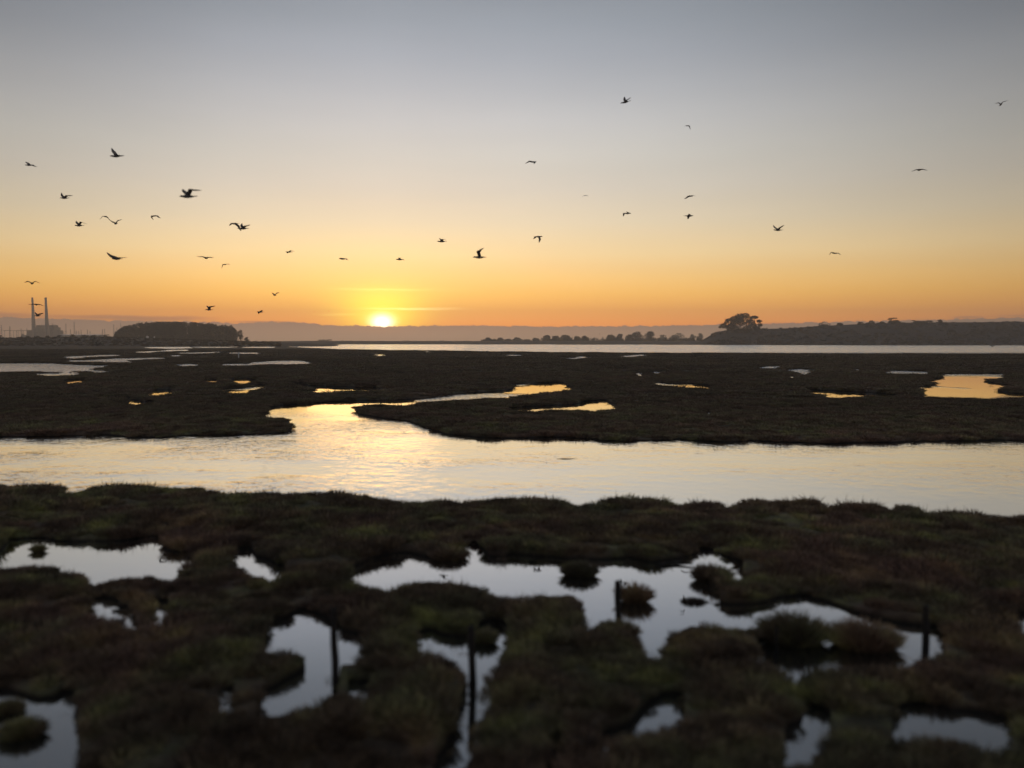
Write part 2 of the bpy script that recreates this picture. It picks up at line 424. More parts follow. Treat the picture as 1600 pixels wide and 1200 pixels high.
# ------------------------------------------------------------------ water outlines (as seen in the photograph, laid on the level of the water)
W = [
 # main channel with its inlet and creek
 [(-700,690),(-300,684),(0,684),(60,683),(150,681.5),(165,680),(200,684),(250,685),(300,681.5),(350,681),(400,680),(440,678),(455,675),(460,668),(457,658),(450,652),(435,650.5),(420,650),(415,643),(425,637),(460,632),(500,630),(530,627.5),(560,627),(610,626.5),(622,625.5),(660,624),(700,619),(740,613.5),(755,614),(790,611),(812,607),(803,603),(805,601),(830,599.5),(878,598),(880,601),(894,606),(875,608.5),(850,610),(830,613),(805,618.5),(760,621),(735,623.5),(700,623.5),(662,627),(640,630),(628,631.5),(618,629.5),(600,630),(575,631),(553,633),(549,638),(556,645),(568,649.5),(600,654),(640,660),(665,669.5),(695,679),(740,684),(800,686.5),(860,684),(920,686),(940,690),(1010,690),(1060,687.5),(1090,690),(1140,692),(1160,690),(1200,691),(1290,694),(1350,693),(1400,692),(1430,690.5),(1500,690),(1560,688.5),(1600,690),(1900,689),(2300,692),
  (2300,800),(1900,800),(1600,798),(1557,797.5),(1503,790),(1461,796),(1422,786),(1392,790),(1369,779.5),(1330,782),(1303,788),(1269,779.5),(1200,777),(1180,773.5),(1145,784),(1099,780),(1068,783),(1030,773),(984,770),(930,779.5),(903,783.5),(869,782),(838,771.5),(800,777),(783,775),(753,776),(722,778),(676,777),(645,775),(599,776),(572,767),(530,764),(480,767),(454,771.5),(430,763),(400,761),(357,766),(311,756.5),(253,759),(215,751.5),(153,756),(111,764),(96,757),(69,753.5),(42,756),(0,753),(-300,750),(-700,752)],
 [(0,568.5),(90,568.8),(125,571),(172,571.5),(165,573),(150,574),(143,577),(141,580),(130,578),(95,579.5),(50,579),(0,580),(-260,581),(-260,569)],
 [(141,579),(172,580),(170,581),(143,581)], [(57,584.2),(95,584),(124,582.5),(122,585),(100,585.7),(57,586)],
 [(98,558),(115,556.5),(160,555),(195,554.6),(193,556.3),(160,557.5),(110,560.5),(100,560)],
 [(102,564),(150,563),(175,561),(200,560),(240,559.2),(262,559.5),(240,560.8),(205,561.5),(175,563.5),(210,565.5),(190,566.3),(150,565.5),(110,565.2)],
 [(99,595),(105,594),(130,592.5),(136,594),(125,596),(108,598),(99,597.5)],
 [(208,550),(250,548.5),(262,547),(297,546.6),(295,548),(260,549),(235,551),(208,551.2)],
 [(227,543),(250,542),(290,541.8),(300,543.5),(270,544.3),(240,543.9)], [(300,541.5),(345,541.3),(370,542.2),(340,542.8),(305,542.6)],
 [(377,543),(400,541.8),(430,541.5),(426,542.9),(400,543.2)],
 [(275,551.5),(300,551),(350,549.7),(340,551.3),(300,552.6),(280,552.2)],
 [(353,551.5),(380,551),(409,551),(407,553),(370,553),(355,552.5)],
 [(267,555.3),(285,555),(283,557),(268,557)], [(273,570),(300,569.3),(312,570),(310,571.8),(280,571.5)],
 [(343,569.5),(370,569.2),(385,570),(397,566.5),(430,564.5),(470,564),(490,566),(480,568),(440,569),(410,569.5),(380,571.2),(345,571)],
 [(312,593),(325,592.5),(345,593.5),(340,595.5),(320,596)], [(354,593.5),(375,592.5),(400,593),(404,595),(385,597.5),(373,599.5),(365,597)],
 [(343,610),(360,607.5),(380,607),(393,604.5),(400,602.5),(414,600.5),(412,605),(400,608.5),(385,612.5),(360,612.5)],
 [(233,612),(245,610),(262,610),(273,609),(272,611.5),(265,614),(245,615),(235,614.5)],
 [(192,621.5),(200,622),(210,625.5),(222,627.5),(213,629.5),(203,628.5),(205,625)], [(164,618.5),(176,618.5),(175,620.5),(167,620)],
 [(228,627),(240,627),(238,629),(230,629)],
 [(582,553.8),(603,554),(604,555.5),(597,557),(588,556.5),(583,555.3)],
 [(458,600),(465,598.5),(480,600.5),(484,604),(500,603.5),(520,605),(550,605.5),(588,606),(593,607.5),(560,609.5),(520,610.5),(495,611.5),(488,609.5),(492,606.5),(482,604.5),(470,601.5)],
 [(658,549.5),(670,549.2),(669,550.2)], [(676,550.5),(684,550.3),(685,551.8),(678,551.3)], [(499,566.8),(506,566.6),(505,567.8),(500,568)],
 [(793,638),(810,636.5),(850,635),(890,633),(912,630),(916,627),(945,626),(952,629),(966,632),(958,636),(935,637),(928,641),(905,639),(880,638.5),(830,640),(800,640.5)],
 [(878,560.5),(900,559),(905,557),(924,557),(922,558.5),(904,560),(898,561.5)],
 [(971,556.5),(985,555.5),(1000,554),(1012,554.5),(992,557.5),(973,557.5)],
 [(992,583.5),(1005,583),(1004,586),(994,586)], [(1018,580),(1032,580),(1031,582.5),(1020,581.8)], [(882,584),(890,584),(888,585.5),(884,585)],
 [(1025,598),(1050,600),(1080,600),(1115,603.5),(1110,605),(1060,602.5),(1030,600)], [(1100,645),(1113,644),(1108,646)],
 [(790,554.8),(818,554.8),(800,556)],
 [(1182,575),(1200,573),(1221,573.5),(1220,576.5),(1200,575.5)],
 [(1229,577.8),(1250,577.5),(1275,578),(1270,582),(1258,586),(1253,583),(1240,580)], [(1233,588.5),(1243,587),(1238,590)],
 [(1335,576.5),(1349,577),(1345,578.5),(1337,578)], [(1382,581),(1400,580.5),(1440,581),(1458,582.5),(1455,584),(1420,583),(1385,582.4)],
 [(1257,609),(1290,611),(1350,613.5),(1390,616),(1405,619.5),(1380,619),(1340,618),(1300,618.5),(1290,617),(1285,614),(1265,611.5)],
 [(1472,585.5),(1540,585.5),(1567,584.5),(1570,589),(1545,590),(1530,594),(1545,598),(1580,602),(1560,605),(1548,608),(1555,612),(1600,616.5),(1750,617),(1750,620),(1600,618.5),(1570,620),(1540,620.5),(1500,619),(1440,618.5),(1450,614),(1437,606),(1440,604.5),(1462,602),(1467,598),(1455,594),(1455,592.5),(1468,591),(1474,588)],
 # far reach
 [(452,541.5),(470,539),(490,537.6),(600,537),(700,538.2),(800,538.5),(1000,538.8),(1200,539.5),(1400,540),(2300,540),(2300,553),(1600,552.3),(1400,552),(1200,551.5),(1000,550.8),(800,549.5),(700,547.5),(600,546.3),(520,544.8),(500,543.5),(470,542.3)],
 [(1568,538.6),(1600,537.3),(1900,537),(1900,538.8)],
 # pools of the near marsh
 [(-60,866),(0,862),(19,845),(60,842),(85,845),(110,848),(150,849),(195,846),(215,843),(255,841),(252,856),(270,864),(305,861),(287,870),(272,890),(248,891),(240,882),(205,889),(160,891),(140,896),(130,876),(100,876),(85,869),(60,866),(20,867),(0,869),(-60,874)],
 [(363,861),(385,857),(393,862),(397,870),(440,882),(446,890),(425,889),(400,882),(388,880),(380,872),(365,866)],
 [(137,936),(160,934),(187,939),(182,945),(160,945),(148,941)], [(190,949),(208,950),(209,961),(192,962)], [(240,940),(262,939),(260,946),(243,946)],
 [(546,890),(575,877),(600,868),(640,865),(660,870),(700,873),(730,866),(738,860),(728,849),(740,846),(752,858),(760,870),(790,874),(800,867),(830,870),(868,873),(880,874),(940,876),(985,873),(1000,876),(1020,880),(1070,873),(1090,867),(1095,858),(1115,862),(1135,873),(1158,880),(1155,890),(1140,888),(1120,877),(1095,879),(1076,887),(1072,900),(1095,910),(1122,920),(1116,935),(1122,945),(1177,946),(1202,942),(1216,936),(1254,932),(1292,943),(1334,958),(1375,970),(1424,978),(1441,980),(1470,981),(1474,990),(1445,1000),(1440,1008),(1430,1015),(1411,1020),(1390,1015),(1339,1013),(1320,1012),(1276,1018),(1259,1029),(1248,1046),(1237,1040),(1221,1023),(1213,1012),(1185,1008),(1192,998),(1204,989),(1218,998),(1237,1004),(1270,1007),(1284,998),(1285,990),(1287,975),(1268,968),(1243,952),(1216,944),(1202,946),(1177,955),(1147,958.6),(1100,960),(1080,958),(1060,968),(1040,980),(1034,1000),(1020,1008),(1003,985),(997,975),(985,970),(975,957),(945,955),(930,960),(922,972),(912,965),(912,940),(914,925),(905,912),(870,908),(845,910),(820,916),(795,922),(780,918),(760,905),(730,895),(690,892),(655,886),(625,890),(620,900),(617,908),(600,906),(590,900),(550,893)],
 [(1295,996),(1284,975),(1309,964),(1328,961),(1300,955),(1290,960),(1276,972)],
 [(410,993),(425,985),(421,968),(435,970),(455,965),(462,955),(480,953),(500,962),(530,972),(527,985),(560,991),(568,1000),(555,1010),(528,1012),(524,1030),(520,1065),(500,1075),(480,1082),(440,1090),(400,1090),(430,1075),(455,1060),(480,1045),(490,1025),(485,1005),(465,997),(440,995)],
 [(650,990),(675,985),(690,993),(735,997),(738,1012),(731,1032),(720,1020),(700,1010),(665,996)],
 [(742,985),(750,975),(775,970),(795,978),(796,1000),(778,1022),(768,1030),(766,1060),(752,1092),(748,1112),(744,1142),(725,1168),(708,1205),(676,1205),(700,1168),(715,1120),(728,1090),(738,1060),(742,1030),(755,1010),(745,1000)],
 [(-60,1085),(0,1079),(25,1085),(60,1095),(85,1092),(100,1083),(116,1084),(116,1120),(120,1160),(104,1178),(96,1205),(-60,1205)],
 [(925,1167),(950,1146),(985,1133),(1005,1110),(1035,1087),(1061,1087),(1065,1106),(1040,1117),(1010,1132),(975,1148),(945,1168)],
 [(853,1172),(880,1166),(882,1205),(856,1205)],
 [(1230,1139),(1257,1127),(1262,1107),(1276,1101),(1292,1118),(1292,1140),(1265,1149),(1250,1168),(1230,1163)],
 [(1397,1108),(1430,1099),(1457,1100.5),(1485,1112),(1507,1112),(1545,1118),(1577,1126),(1580,1144),(1545,1141),(1507,1126),(1468,1126),(1430,1122),(1400,1118)],
 [(1588,955),(1640,948),(1640,975),(1593,968)], [(342,1074),(363,1076),(357,1086),(346,1083)], [(545,1067),(575,1066),(570,1076),(550,1077)],
]
# islands of marsh standing in the pools
ISL = [] if True else [[(1190,985),(1205,962),(1225,953),(1243,955),(1262,966),(1280,978),(1283,992),(1270,1001),(1240,1001),(1220,994),(1204,986)],
       [(1300,980),(1311,967),(1335,963),(1369,970),(1389,978),(1410,995),(1395,1009),(1340,1008),(1314,1001)]]

def inside(poly, U, V):
    P = np.array(poly, float)
    res = np.zeros(U.shape, bool)
    bb = (U >= P[:, 0].min()) & (U <= P[:, 0].max()) & (V >= P[:, 1].min()) & (V <= P[:, 1].max())
    idx = np.nonzero(bb)
    if len(idx[0]) == 0: return res
    u, v = U[idx], V[idx]; r = np.zeros(u.shape, bool)
    n = len(P)
    for i in range(n):
        x0, y0 = P[i]; x1, y1 = P[(i + 1) % n]
        if y0 == y1: continue
        c = ((y0 > v) != (y1 > v)) & (u < (x1 - x0) * (v - y0) / (y1 - y0) + x0)
        r ^= c
    res[idx] = r
    return res

def water_at(U, V):
    r = np.zeros(U.shape, bool)
    for p in W: r |= inside(p, U, V)
    for p in ISL: r &= ~inside(p, U, V)
    return r

def is_water(X, Y, h):
    """water where the photograph shows it, and on the ground hidden behind plants of height h"""
    amp = np.clip(0.0045 * Y, 0.03, 1.5)
    sc_ = 1.0 / (amp * 4.0)
    # the outline wanders with the tussocks
    Xn = X + amp * 1.4 * fbm(X * sc_[:] if hasattr(sc_, '__len__') else X * sc_, Y * sc_ * .5, 3)
    Yn = Y + amp * 0.9 * fbm(X * 0 + X / (amp * 4.0) + 31.0, Y / (amp * 8.0), 5) * np.clip(Y / 40, .3, 1.2)
    res = np.zeros(X.shape, bool)
    for k in (0.0, .2, .4, .6, .8, 1.0):
        u, v = project(Xn, Yn, h * k)
        res |= water_at(u, v)
    return res

def veg_h(Y):
    return np.interp(Y, [18, 21, 33, 36, 110, 160], [.36, .20, .20, .26, .26, .20])

# ------------------------------------------------------------------ marsh ground
vs = np.concatenate([np.arange(534.1, 560, 0.3), np.arange(560, 700, 0.8), np.arange(700, 1240, 1.25), np.arange(1240, 1500, 12)])
us = np.concatenate([np.arange(-500, -60, 20), np.arange(-60, 1660, 2.3), np.arange(1660, 2101, 20)])
NV, NU = len(vs), len(us)
UU, VV = np.meshgrid(us, vs)
GX, GY = ground_pt(UU, VV)
wet = is_water(GX, GY, veg_h(GY)).astype(float)
def blur(a, k):
    for _ in range(k):
        a = (np.roll(a, 1, 0) + a * 2 + np.roll(a, -1, 0)) / 4
        a = (np.roll(a, 1, 1) + a * 2 + np.roll(a, -1, 1)) / 4
    return a
nearw = np.clip((GY - 30) / 30, 0, 1)
sm = blur(wet, 3) * (1 - nearw) + blur(wet, 1) * nearw
land = 1 - sm
prof = np.clip((land - 0.55) / 0.42, 0, 1); prof = prof * prof * (3 - 2 * prof)
hum = fbm(GX / 1.3, GY / 1.3, 21, 4) * 0.30 + fbm(GX / 5.0, GY / 5.0, 41, 3) * 0.18
farh = fbm(GX / 14, GY / 26, 61, 4) * 0.35
wnear = np.clip((GY - 40) / 60, 0, 1)
top_h = 0.12 + np.clip(hum, -.05, .13) * (1 - wnear) + wnear * (0.10 + np.clip(farh + hum * .5, -.08, .15))
GZ = -0.25 + (0.25 + top_h) * prof
GZ = np.where(prof < 0.02, -0.25, GZ)
V3 = np.stack([GX, GY, GZ], -1).reshape(-1, 3)
I = np.arange(NV * NU).reshape(NV, NU)
F = np.stack([I[:-1, :-1], I[1:, :-1], I[1:, 1:], I[:-1, 1:]], -1).reshape(-1, 4)
# drop faces that lie wholly under water
keep = (GZ.reshape(-1)[F].max(1) > -0.24)
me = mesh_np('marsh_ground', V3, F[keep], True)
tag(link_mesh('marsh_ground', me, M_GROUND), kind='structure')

# bed of the water: one sheet under everything, to the horizon
mb = MB(); mb.v = [(-4200, -60, -0.6), (4200, -60, -0.6), (4200, 4200, -0.6), (-4200, 4200, -0.6)]; mb.f = [(0, 1, 2, 3)]
tag(mb.build('mud_bed', simple_mat('wet_mud', (.02, .017, .014), .6)), kind='structure')
mb = MB(); mb.v = [(-4200, -60, 0), (4200, -60, 0), (4200, 4200, 0), (-4200, 4200, 0)]; mb.f = [(0, 1, 2, 3)]
tag(mb.build('water', M_WATER), kind='structure')

EDGE = np.where(GY < 33, blur(wet, 9), blur(wet, 2))
def ground_z(X, Y, A=None):
    A = GZ if A is None else A
    u, v = project(X, Y, 0.0)
    iu = np.clip(np.searchsorted(us, u) - 1, 0, NU - 2); iv = np.clip(np.searchsorted(vs, v) - 1, 0, NV - 2)
    fu = np.clip((u - us[iu]) / (us[iu + 1] - us[iu]), 0, 1); fv = np.clip((v - vs[iv]) / (vs[iv + 1] - vs[iv]), 0, 1)
    a = A[iv, iu] * (1 - fu) + A[iv, iu + 1] * fu; b = A[iv + 1, iu] * (1 - fu) + A[iv + 1, iu + 1] * fu
    return a * (1 - fv) + b * fv

# ------------------------------------------------------------------ pickleweed clumps
def stem_clump(name, seed, n, R, H, w, mat):
    """a low cushion of short upright fleshy stems"""
    r = np.random.default_rng(seed)
    V, F = [], []
    for i in range(n):
        rr = R * math.sqrt(r.random()); t = r.random() * 2 * math.pi
        bx, by = rr * math.cos(t), rr * math.sin(t)
        dome = math.sqrt(max(0.05, 1 - (rr / R) ** 2))
        L = H * (0.55 + 0.45 * r.random()) * (0.45 + 0.55 * dome)
        lean = 0.35 + 0.5 * rr / R
        d = Vector((math.cos(t) * lean + r.normal() * .3, math.sin(t) * lean + r.normal() * .3, 1.0)).normalized()
        side = d.cross(Vector((r.normal(), r.normal(), r.normal() * .3))).normalized()
        z0 = -0.02
        p0 = Vector((bx, by, z0)); p1 = p0 + d * L * .55; p2 = p0 + d * L + Vector((0, 0, -.1 * L))
        b = len(V)
        ww = w * (0.6 + 0.8 * r.random())
        V += [p0 - side * ww * .6, p0 + side * ww * .6, p1 + side * ww, p1 - side * ww, p2]
        F += [(b, b + 1, b + 2, b + 3), (b + 3, b + 2, b + 4)]
    me = bpy.data.meshes.new(name)
    me.from_pydata([tuple(v) for v in V], [], F); me.update()
    me.materials.append(mat)
    return me

def scatter(name, pts, scl, sclz, rot, variants, label, cat, mat):
    """ground cover: geometry nodes put one clump on every point"""
    me = bpy.data.meshes.new(name)
    me.vertices.add(len(pts)); me.vertices.foreach_set('co', np.asarray(pts, np.float32).ravel())
    a = me.attributes.new('clump_scale', 'FLOAT', 'POINT'); a.data.foreach_set('value', np.asarray(scl, np.float32))
    a = me.attributes.new('clump_height', 'FLOAT', 'POINT'); a.data.foreach_set('value', np.asarray(sclz, np.float32))
    a = me.attributes.new('clump_turn', 'FLOAT', 'POINT'); a.data.foreach_set('value', np.asarray(rot, np.float32))
    a = me.attributes.new('clump_pick', 'INT', 'POINT'); a.data.foreach_set('value', RNG.integers(0, len(variants), len(pts)).astype(np.int32))
    me.update()
    o = bpy.data.objects.new(name, me); col.objects.link(o)
    me.materials.append(mat)
    ng = bpy.data.node_groups.new(name + '_nodes', 'GeometryNodeTree')
    ng.interface.new_socket('Geometry', in_out='INPUT', socket_type='NodeSocketGeometry')
    ng.interface.new_socket('Geometry', in_out='OUTPUT', socket_type='NodeSocketGeometry')
    N, L = ng.nodes, ng.links
    gi, go = N.new('NodeGroupInput'), N.new('NodeGroupOutput')
    m2p = N.new('GeometryNodeMeshToPoints'); L.new(gi.outputs[0], m2p.inputs[0])
    iop = N.new('GeometryNodeInstanceOnPoints'); L.new(m2p.outputs[0], iop.inputs['Points'])
    g2i = N.new('GeometryNodeGeometryToInstance')
    for vme in variants[::-1]:
        # each variant's mesh is held by a hidden-from-nothing source: an object info node needs an object, so store them in a collection
        oi = N.new('GeometryNodeObjectInfo'); oi.inputs['Object'].default_value = vme; oi.inputs['As Instance'].default_value = True
        L.new(oi.outputs['Geometry'], g2i.inputs[0])
    L.new(g2i.outputs[0], iop.inputs['Instance'])
    iop.inputs['Pick Instance'].default_value = True
    def attr(nm, typ):
        n = N.new('GeometryNodeInputNamedAttribute'); n.data_type = typ; n.inputs['Name'].default_value = nm
        return n.outputs['Attribute']
    L.new(attr('clump_pick', 'INT'), iop.inputs['Instance Index'])
    cx = N.new('ShaderNodeCombineXYZ'); L.new(attr('clump_turn', 'FLOAT'), cx.inputs[2])
    e2r = N.new('FunctionNodeEulerToRotation'); L.new(cx.outputs[0], e2r.inputs[0]); L.new(e2r.outputs[0], iop.inputs['Rotation'])
    cs = N.new('ShaderNodeCombineXYZ'); L.new(attr('clump_scale', 'FLOAT'), cs.inputs[0]); L.new(attr('clump_scale', 'FLOAT'), cs.inputs[1]); L.new(attr('clump_height', 'FLOAT'), cs.inputs[2]); L.new(cs.outputs[0], iop.inputs['Scale'])
    L.new(iop.outputs[0], go.inputs[0])
    md = o.modifiers.new('clumps', 'NODES'); md.node_group = ng
    tag(o, label, cat, kind='stuff')
    return o

CL = [stem_clump('pickleweed_clump', 50 + k, 150, 0.17, 0.20, 0.0055, M_PICKLE) for k in range(4)]
# unlinked source objects, only ever used as the shape of a clump
CL.append(stem_clump('pickleweed_clump', 60, 26, 0.15, 0.31, 0.006, M_PICKLE))
CLO = [bpy.data.objects.new('pickleweed_clump', m) for m in CL]

def land_points(y0, y1, dens, margin=60):
    """random points on marsh between two distances, dens per square metre"""
    half = lambda y: (800 + margin) / 1250 * y * 1.02
    area = (half(y1) + half(y0)) * (y1 - y0)
    n = int(area * dens)
    t = RNG.random(n)
    Y = np.sqrt(y0 ** 2 + t * (y1 ** 2 - y0 ** 2))
    X = (RNG.random(n) * 2 - 1) * half(Y)
    Z = ground_z(X, Y)
    k = (Z > 0.045) & (ground_z(X, Y, EDGE) < np.where(Y < 33, .30, .3))
    X0, Y0, wetk = X, Y, (Z < 0) & (RNG.random(n) < .35)
    X, Y, Z = X[k], Y[k], Z[k]
    # how much of the ground round the clump is marsh: clumps by the water are smaller
    fr = np.ones(len(X))
    if y0 < 100:
        rho = (.17 if y0 < 33 else .28)
        fr = np.zeros(len(X))
        for a in range(8):
            t = a * math.pi / 4
            xx, yy = X + rho * math.cos(t), Y + rho * math.sin(t)
            fr += ~is_water(xx, yy, veg_h(yy))
        fr = fr / 8
        k = (fr > .42) & ((Y > 33) | (fbm(X / .7, Y / .7, 123, 3) > -.17))
        X, Y, Z, fr = X[k], Y[k], Z[k], fr[k]
        fr = .40 + .60 * np.clip((fr - .5) / .5, 0, 1)
    if y0 < 30:   # a few drowned sprigs standing in the shallows
        xx, yy = X0[wetk], Y0[wetk]
        n = np.zeros(len(xx))
        for a in range(8):
            t = a * math.pi / 4
            x2, y2 = xx + .16 * math.cos(t), yy + .16 * math.sin(t)
            n += ~is_water(x2, y2, veg_h(y2))
        q = (n >= 2) & (n <= 5) & (fbm(xx / .5, yy / .5, 145, 2) > .02)
        X = np.concatenate([X, xx[q]]); Y = np.concatenate([Y, yy[q]]); Z = np.concatenate([Z, np.full(q.sum(), -.02)])
        fr = np.concatenate([fr, np.full(q.sum(), .42)])
    return X, Y, Z, fr

def add_cover(name, zones, label):
    P, S, SZ = [], [], []
    for (y0, y1, dens, s, sz) in zones:
        X, Y, Z, fr = land_points(y0, y1, dens)
        P.append(np.stack([X, Y, Z - 0.01], -1))
        patch = fbm(X / 0.9, Y / 0.9, 77, 3)
        k = (0.6 + 0.65 * RNG.random(len(X))) * (1.0 + 1.3 * patch)
        k = k * fr
        S.append(s * k); SZ.append(sz * k)
    P = np.concatenate(P); S = np.concatenate(S); SZ = np.concatenate(SZ)
    scatter(name, P, S, SZ, RNG.random(len(P)) * 6.28, CLO, label, 'pickleweed', M_PICKLE)
    return len(P)
n1 = add_cover('pickleweed', [(6.5, 16, 70, 1.0, 1.0), (16, 33, 42, 1.15, 1.1)], 'low dark green and russet pickleweed cushions covering the near marsh')
n2 = add_cover('pickleweed', [(33, 60, 15, 1.7, 1.1), (60, 110, 4.0, 2.8, 1.2), (110, 200, 1.1, 4.5, 1.3), (200, 420, .26, 8, 1.5)], 'low dark brown pickleweed covering the marsh beyond the channel')
print('clumps', n1, n2)

# ------------------------------------------------------------------ distant land
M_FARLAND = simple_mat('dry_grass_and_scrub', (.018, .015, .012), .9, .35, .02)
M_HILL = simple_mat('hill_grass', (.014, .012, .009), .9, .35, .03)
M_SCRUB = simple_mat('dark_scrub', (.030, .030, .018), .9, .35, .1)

def prof_interp(prof, u):
    xs = [p[0] for p in prof]; ys = [p[1] for p in prof]
    return np.interp(u, xs, ys)

def ridge(name, prof, u0, u1, y0, yc, y1, mat, rough=1.0, nu=400, nr=40, seed=5, power=1.0):
    """a long landform whose crest at distance yc stands where the photograph shows it"""
    u = np.linspace(u0, u1, nu); ys = np.concatenate([np.linspace(y0, yc, nr), np.linspace(yc, y1, nr // 2)[1:]])
    Ug, Yg = np.meshgrid(u, ys)
    X = (Ug - 800) / 1250 * Yg * 1.0
    v = prof_interp(prof, Ug)
    crest = CAMZ + (533 - v) / 1250 * yc
    k = np.where(Yg <= yc, (Yg - y0) / (yc - y0), (y1 - Yg) / (y1 - yc))
    k = np.clip(k, 0, 1); k = k * k * (3 - 2 * k)
    if power != 1: k = k ** power
    n = fbm(X / 40, Yg / 40, seed, 5) * rough * 7 + fbm(X / 9, Yg / 9, seed + 9, 3) * rough * 2
    Z = -0.5 + (crest + 0.5) * k + n * k * (1 - 0.75 * np.clip(k, 0, 1) ** 6)
    # keep the crest line where it is seen
    V3 = np.stack([X, Yg, Z], -1).reshape(-1, 3)
    nY, nX = Yg.shape
    I = np.arange(nY * nX).reshape(nY, nX)
    F = np.stack([I[:-1, :-1], I[:-1, 1:], I[1:, 1:], I[1:, :-1]], -1).reshape(-1, 4)
    o = link_mesh(name, mesh_np(name, V3, F, True), mat)
    tag(o, kind='structure')
    def zf(x, y):
        uu = 800 + 1250 * x / y
        iu = np.clip((uu - u0) / (u1 - u0) * (nu - 1), 0, nu - 1.001); a = np.floor(iu).astype(int); fa = iu - a
        iy = np.clip(np.searchsorted(ys, y) - 1, 0, nY - 2); fy = np.clip((y - ys[iy]) / (ys[iy + 1] - ys[iy]), 0, 1)
        return (Z[iy, a] * (1 - fa) + Z[iy, a + 1] * fa) * (1 - fy) + (Z[iy + 1, a] * (1 - fa) + Z[iy + 1, a + 1] * fa) * fy
    return zf

HILL_PROF = [(1040, 541), (1085, 539), (1093, 534), (1103, 528), (1113, 522), (1122, 518.5), (1132, 516.5), (1150, 515.5), (1200, 514), (1240, 512.5), (1290, 509),
             (1310, 508), (1345, 506.5), (1400, 504.5), (1450, 504), (1500, 503.8), (1560, 503.3), (1600, 503), (1800, 501), (2100, 500)]
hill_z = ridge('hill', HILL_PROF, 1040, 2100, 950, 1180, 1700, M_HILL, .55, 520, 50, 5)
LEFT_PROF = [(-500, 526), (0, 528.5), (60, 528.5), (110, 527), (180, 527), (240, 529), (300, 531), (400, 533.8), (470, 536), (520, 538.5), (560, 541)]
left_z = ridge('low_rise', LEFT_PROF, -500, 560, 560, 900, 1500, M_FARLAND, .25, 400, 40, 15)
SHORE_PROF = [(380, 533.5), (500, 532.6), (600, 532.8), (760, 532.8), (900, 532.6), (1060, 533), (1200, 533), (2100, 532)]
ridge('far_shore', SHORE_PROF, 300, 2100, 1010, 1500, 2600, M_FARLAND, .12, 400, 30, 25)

# ------------------------------------------------------------------ trees and shrubs
M_BARK = simple_mat('bark', (.05, .038, .028), .9, .3, 2)
def foliage_mat(name, c):
    m, t, p, q = new_mat(name)
    geo = t.nodes.new('ShaderNodeNewGeometry')
    n = q.noise(geo.outputs['Position'], 0.12, 4, .6)
    a = tuple(x * .6 for x in c) + (1,); b = tuple(x * 1.5 for x in c) + (1,)
    t.links.new(q.ramp(n, [(.35, a), (.65, b)]), p.inputs['Base Color'])
    p.inputs['Roughness'].default_value = 0.8; p.inputs['Specular IOR Level'].default_value = 0.1
    return m
M_LEAF = foliage_mat('eucalyptus_leaves', (.040, .044, .026))
M_LEAF2 = foliage_mat('cypress_leaves', (.028, .034, .018))
M_BUSH = foliage_mat('coyote_brush_leaves', (.040, .042, .022))

def leaf_cloud(lobes, n, size, seed, shell=0.55):
    """lobes: (cx, cy, cz, rx, ry, rz) ; leaf clumps as small folded quads spread through them"""
    r = np.random.default_rng(seed)
    L = np.array(lobes, float)
    wgt = (L[:, 3] * L[:, 4] * L[:, 5]) ** 0.75; wgt /= wgt.sum()
    k = r.choice(len(L), n, p=wgt)
    d = r.normal(size=(n, 3)); d /= np.linalg.norm(d, axis=1)[:, None]
    rad = (shell + (1 - shell) * r.random(n)) ** 0.8
    rad *= 1.0 + 0.10 * r.normal(size=n)
    C = L[k, :3] + d * L[k, 3:] * rad[:, None]
    a = r.normal(size=(n, 3)); a /= np.linalg.norm(a, axis=1)[:, None]
    b = np.cross(a, r.normal(size=(n, 3))); b /= np.linalg.norm(b, axis=1)[:, None]
    s = size * (0.5 + r.random(n))[:, None]
    V = np.stack([C - a * s - b * s * .5, C + a * s * .3 - b * s * .8, C + a * s + b * s * .4, C - a * s * .2 + b * s * .9], 1)
    F = np.arange(n * 4).reshape(n, 4)
    return V.reshape(-1, 3), F

def make_plant(name, label, cat, lobes, n, size, trunk, mat, loc, group=None, seed=1, crown_name='crown', rz=0, kind=None, shell=.55):
    """trunk: list of (points, radii); lobes in local metres"""
    root = empty(name, loc, rz)
    tag(root, label, cat, group, kind)
    V, F = leaf_cloud(lobes, n, size, seed, shell)
    link_mesh(crown_name, mesh_np(crown_name, V, F), mat, root)
    if trunk:
        mb = MB()
        for pts, rad in trunk: mb.tube(pts, rad, 6)
        mb.build('trunk' if crown_name == 'crown' else 'stem', M_BARK, root)
    return root

def auto_lobes(w, h, r, base=.35, n=9, flat=.6):
    """an uneven crown w wide and h high standing on base*h of bare trunk"""
    L = []
    for i in range(n):
        t = r.random() * 2 * math.pi; q = math.sqrt(r.random())
        hh = base + (1 - base) * (0.15 + .72 * r.random())
        env = math.sin(math.pi * min(1, max(0.12, (hh - base * .8) / (1.02 - base * .8)))) ** .6
        rx = w * (.13 + .10 * r.random())
        L.append((math.cos(t) * q * (w / 2 - rx) * env, math.sin(t) * q * (w / 2 - rx) * env, h * hh - rx * flat * .4, rx, rx, rx * flat))
    L.append((0, 0, h * (1 - .12), w * .2, w * .2, h * .11))
    L.append((0, 0, h * (base + .25), w * .3, w * .3, h * .2))
    return L

def limbs(w, h, r, lobes, rad):
    T = [([(0, 0, -1.0), (r.normal() * .02 * w, 0, h * .35), (r.normal() * .04 * w, 0, h * .8)], [rad, rad * .7, rad * .2])]
    for L in lobes[:6]:
        T.append(([(0, 0, h * .25), (L[0] * .5, L[1] * .5, L[2] * .65), (L[0], L[1], L[2])], [rad * .5, rad * .35, rad * .12]))
    return T

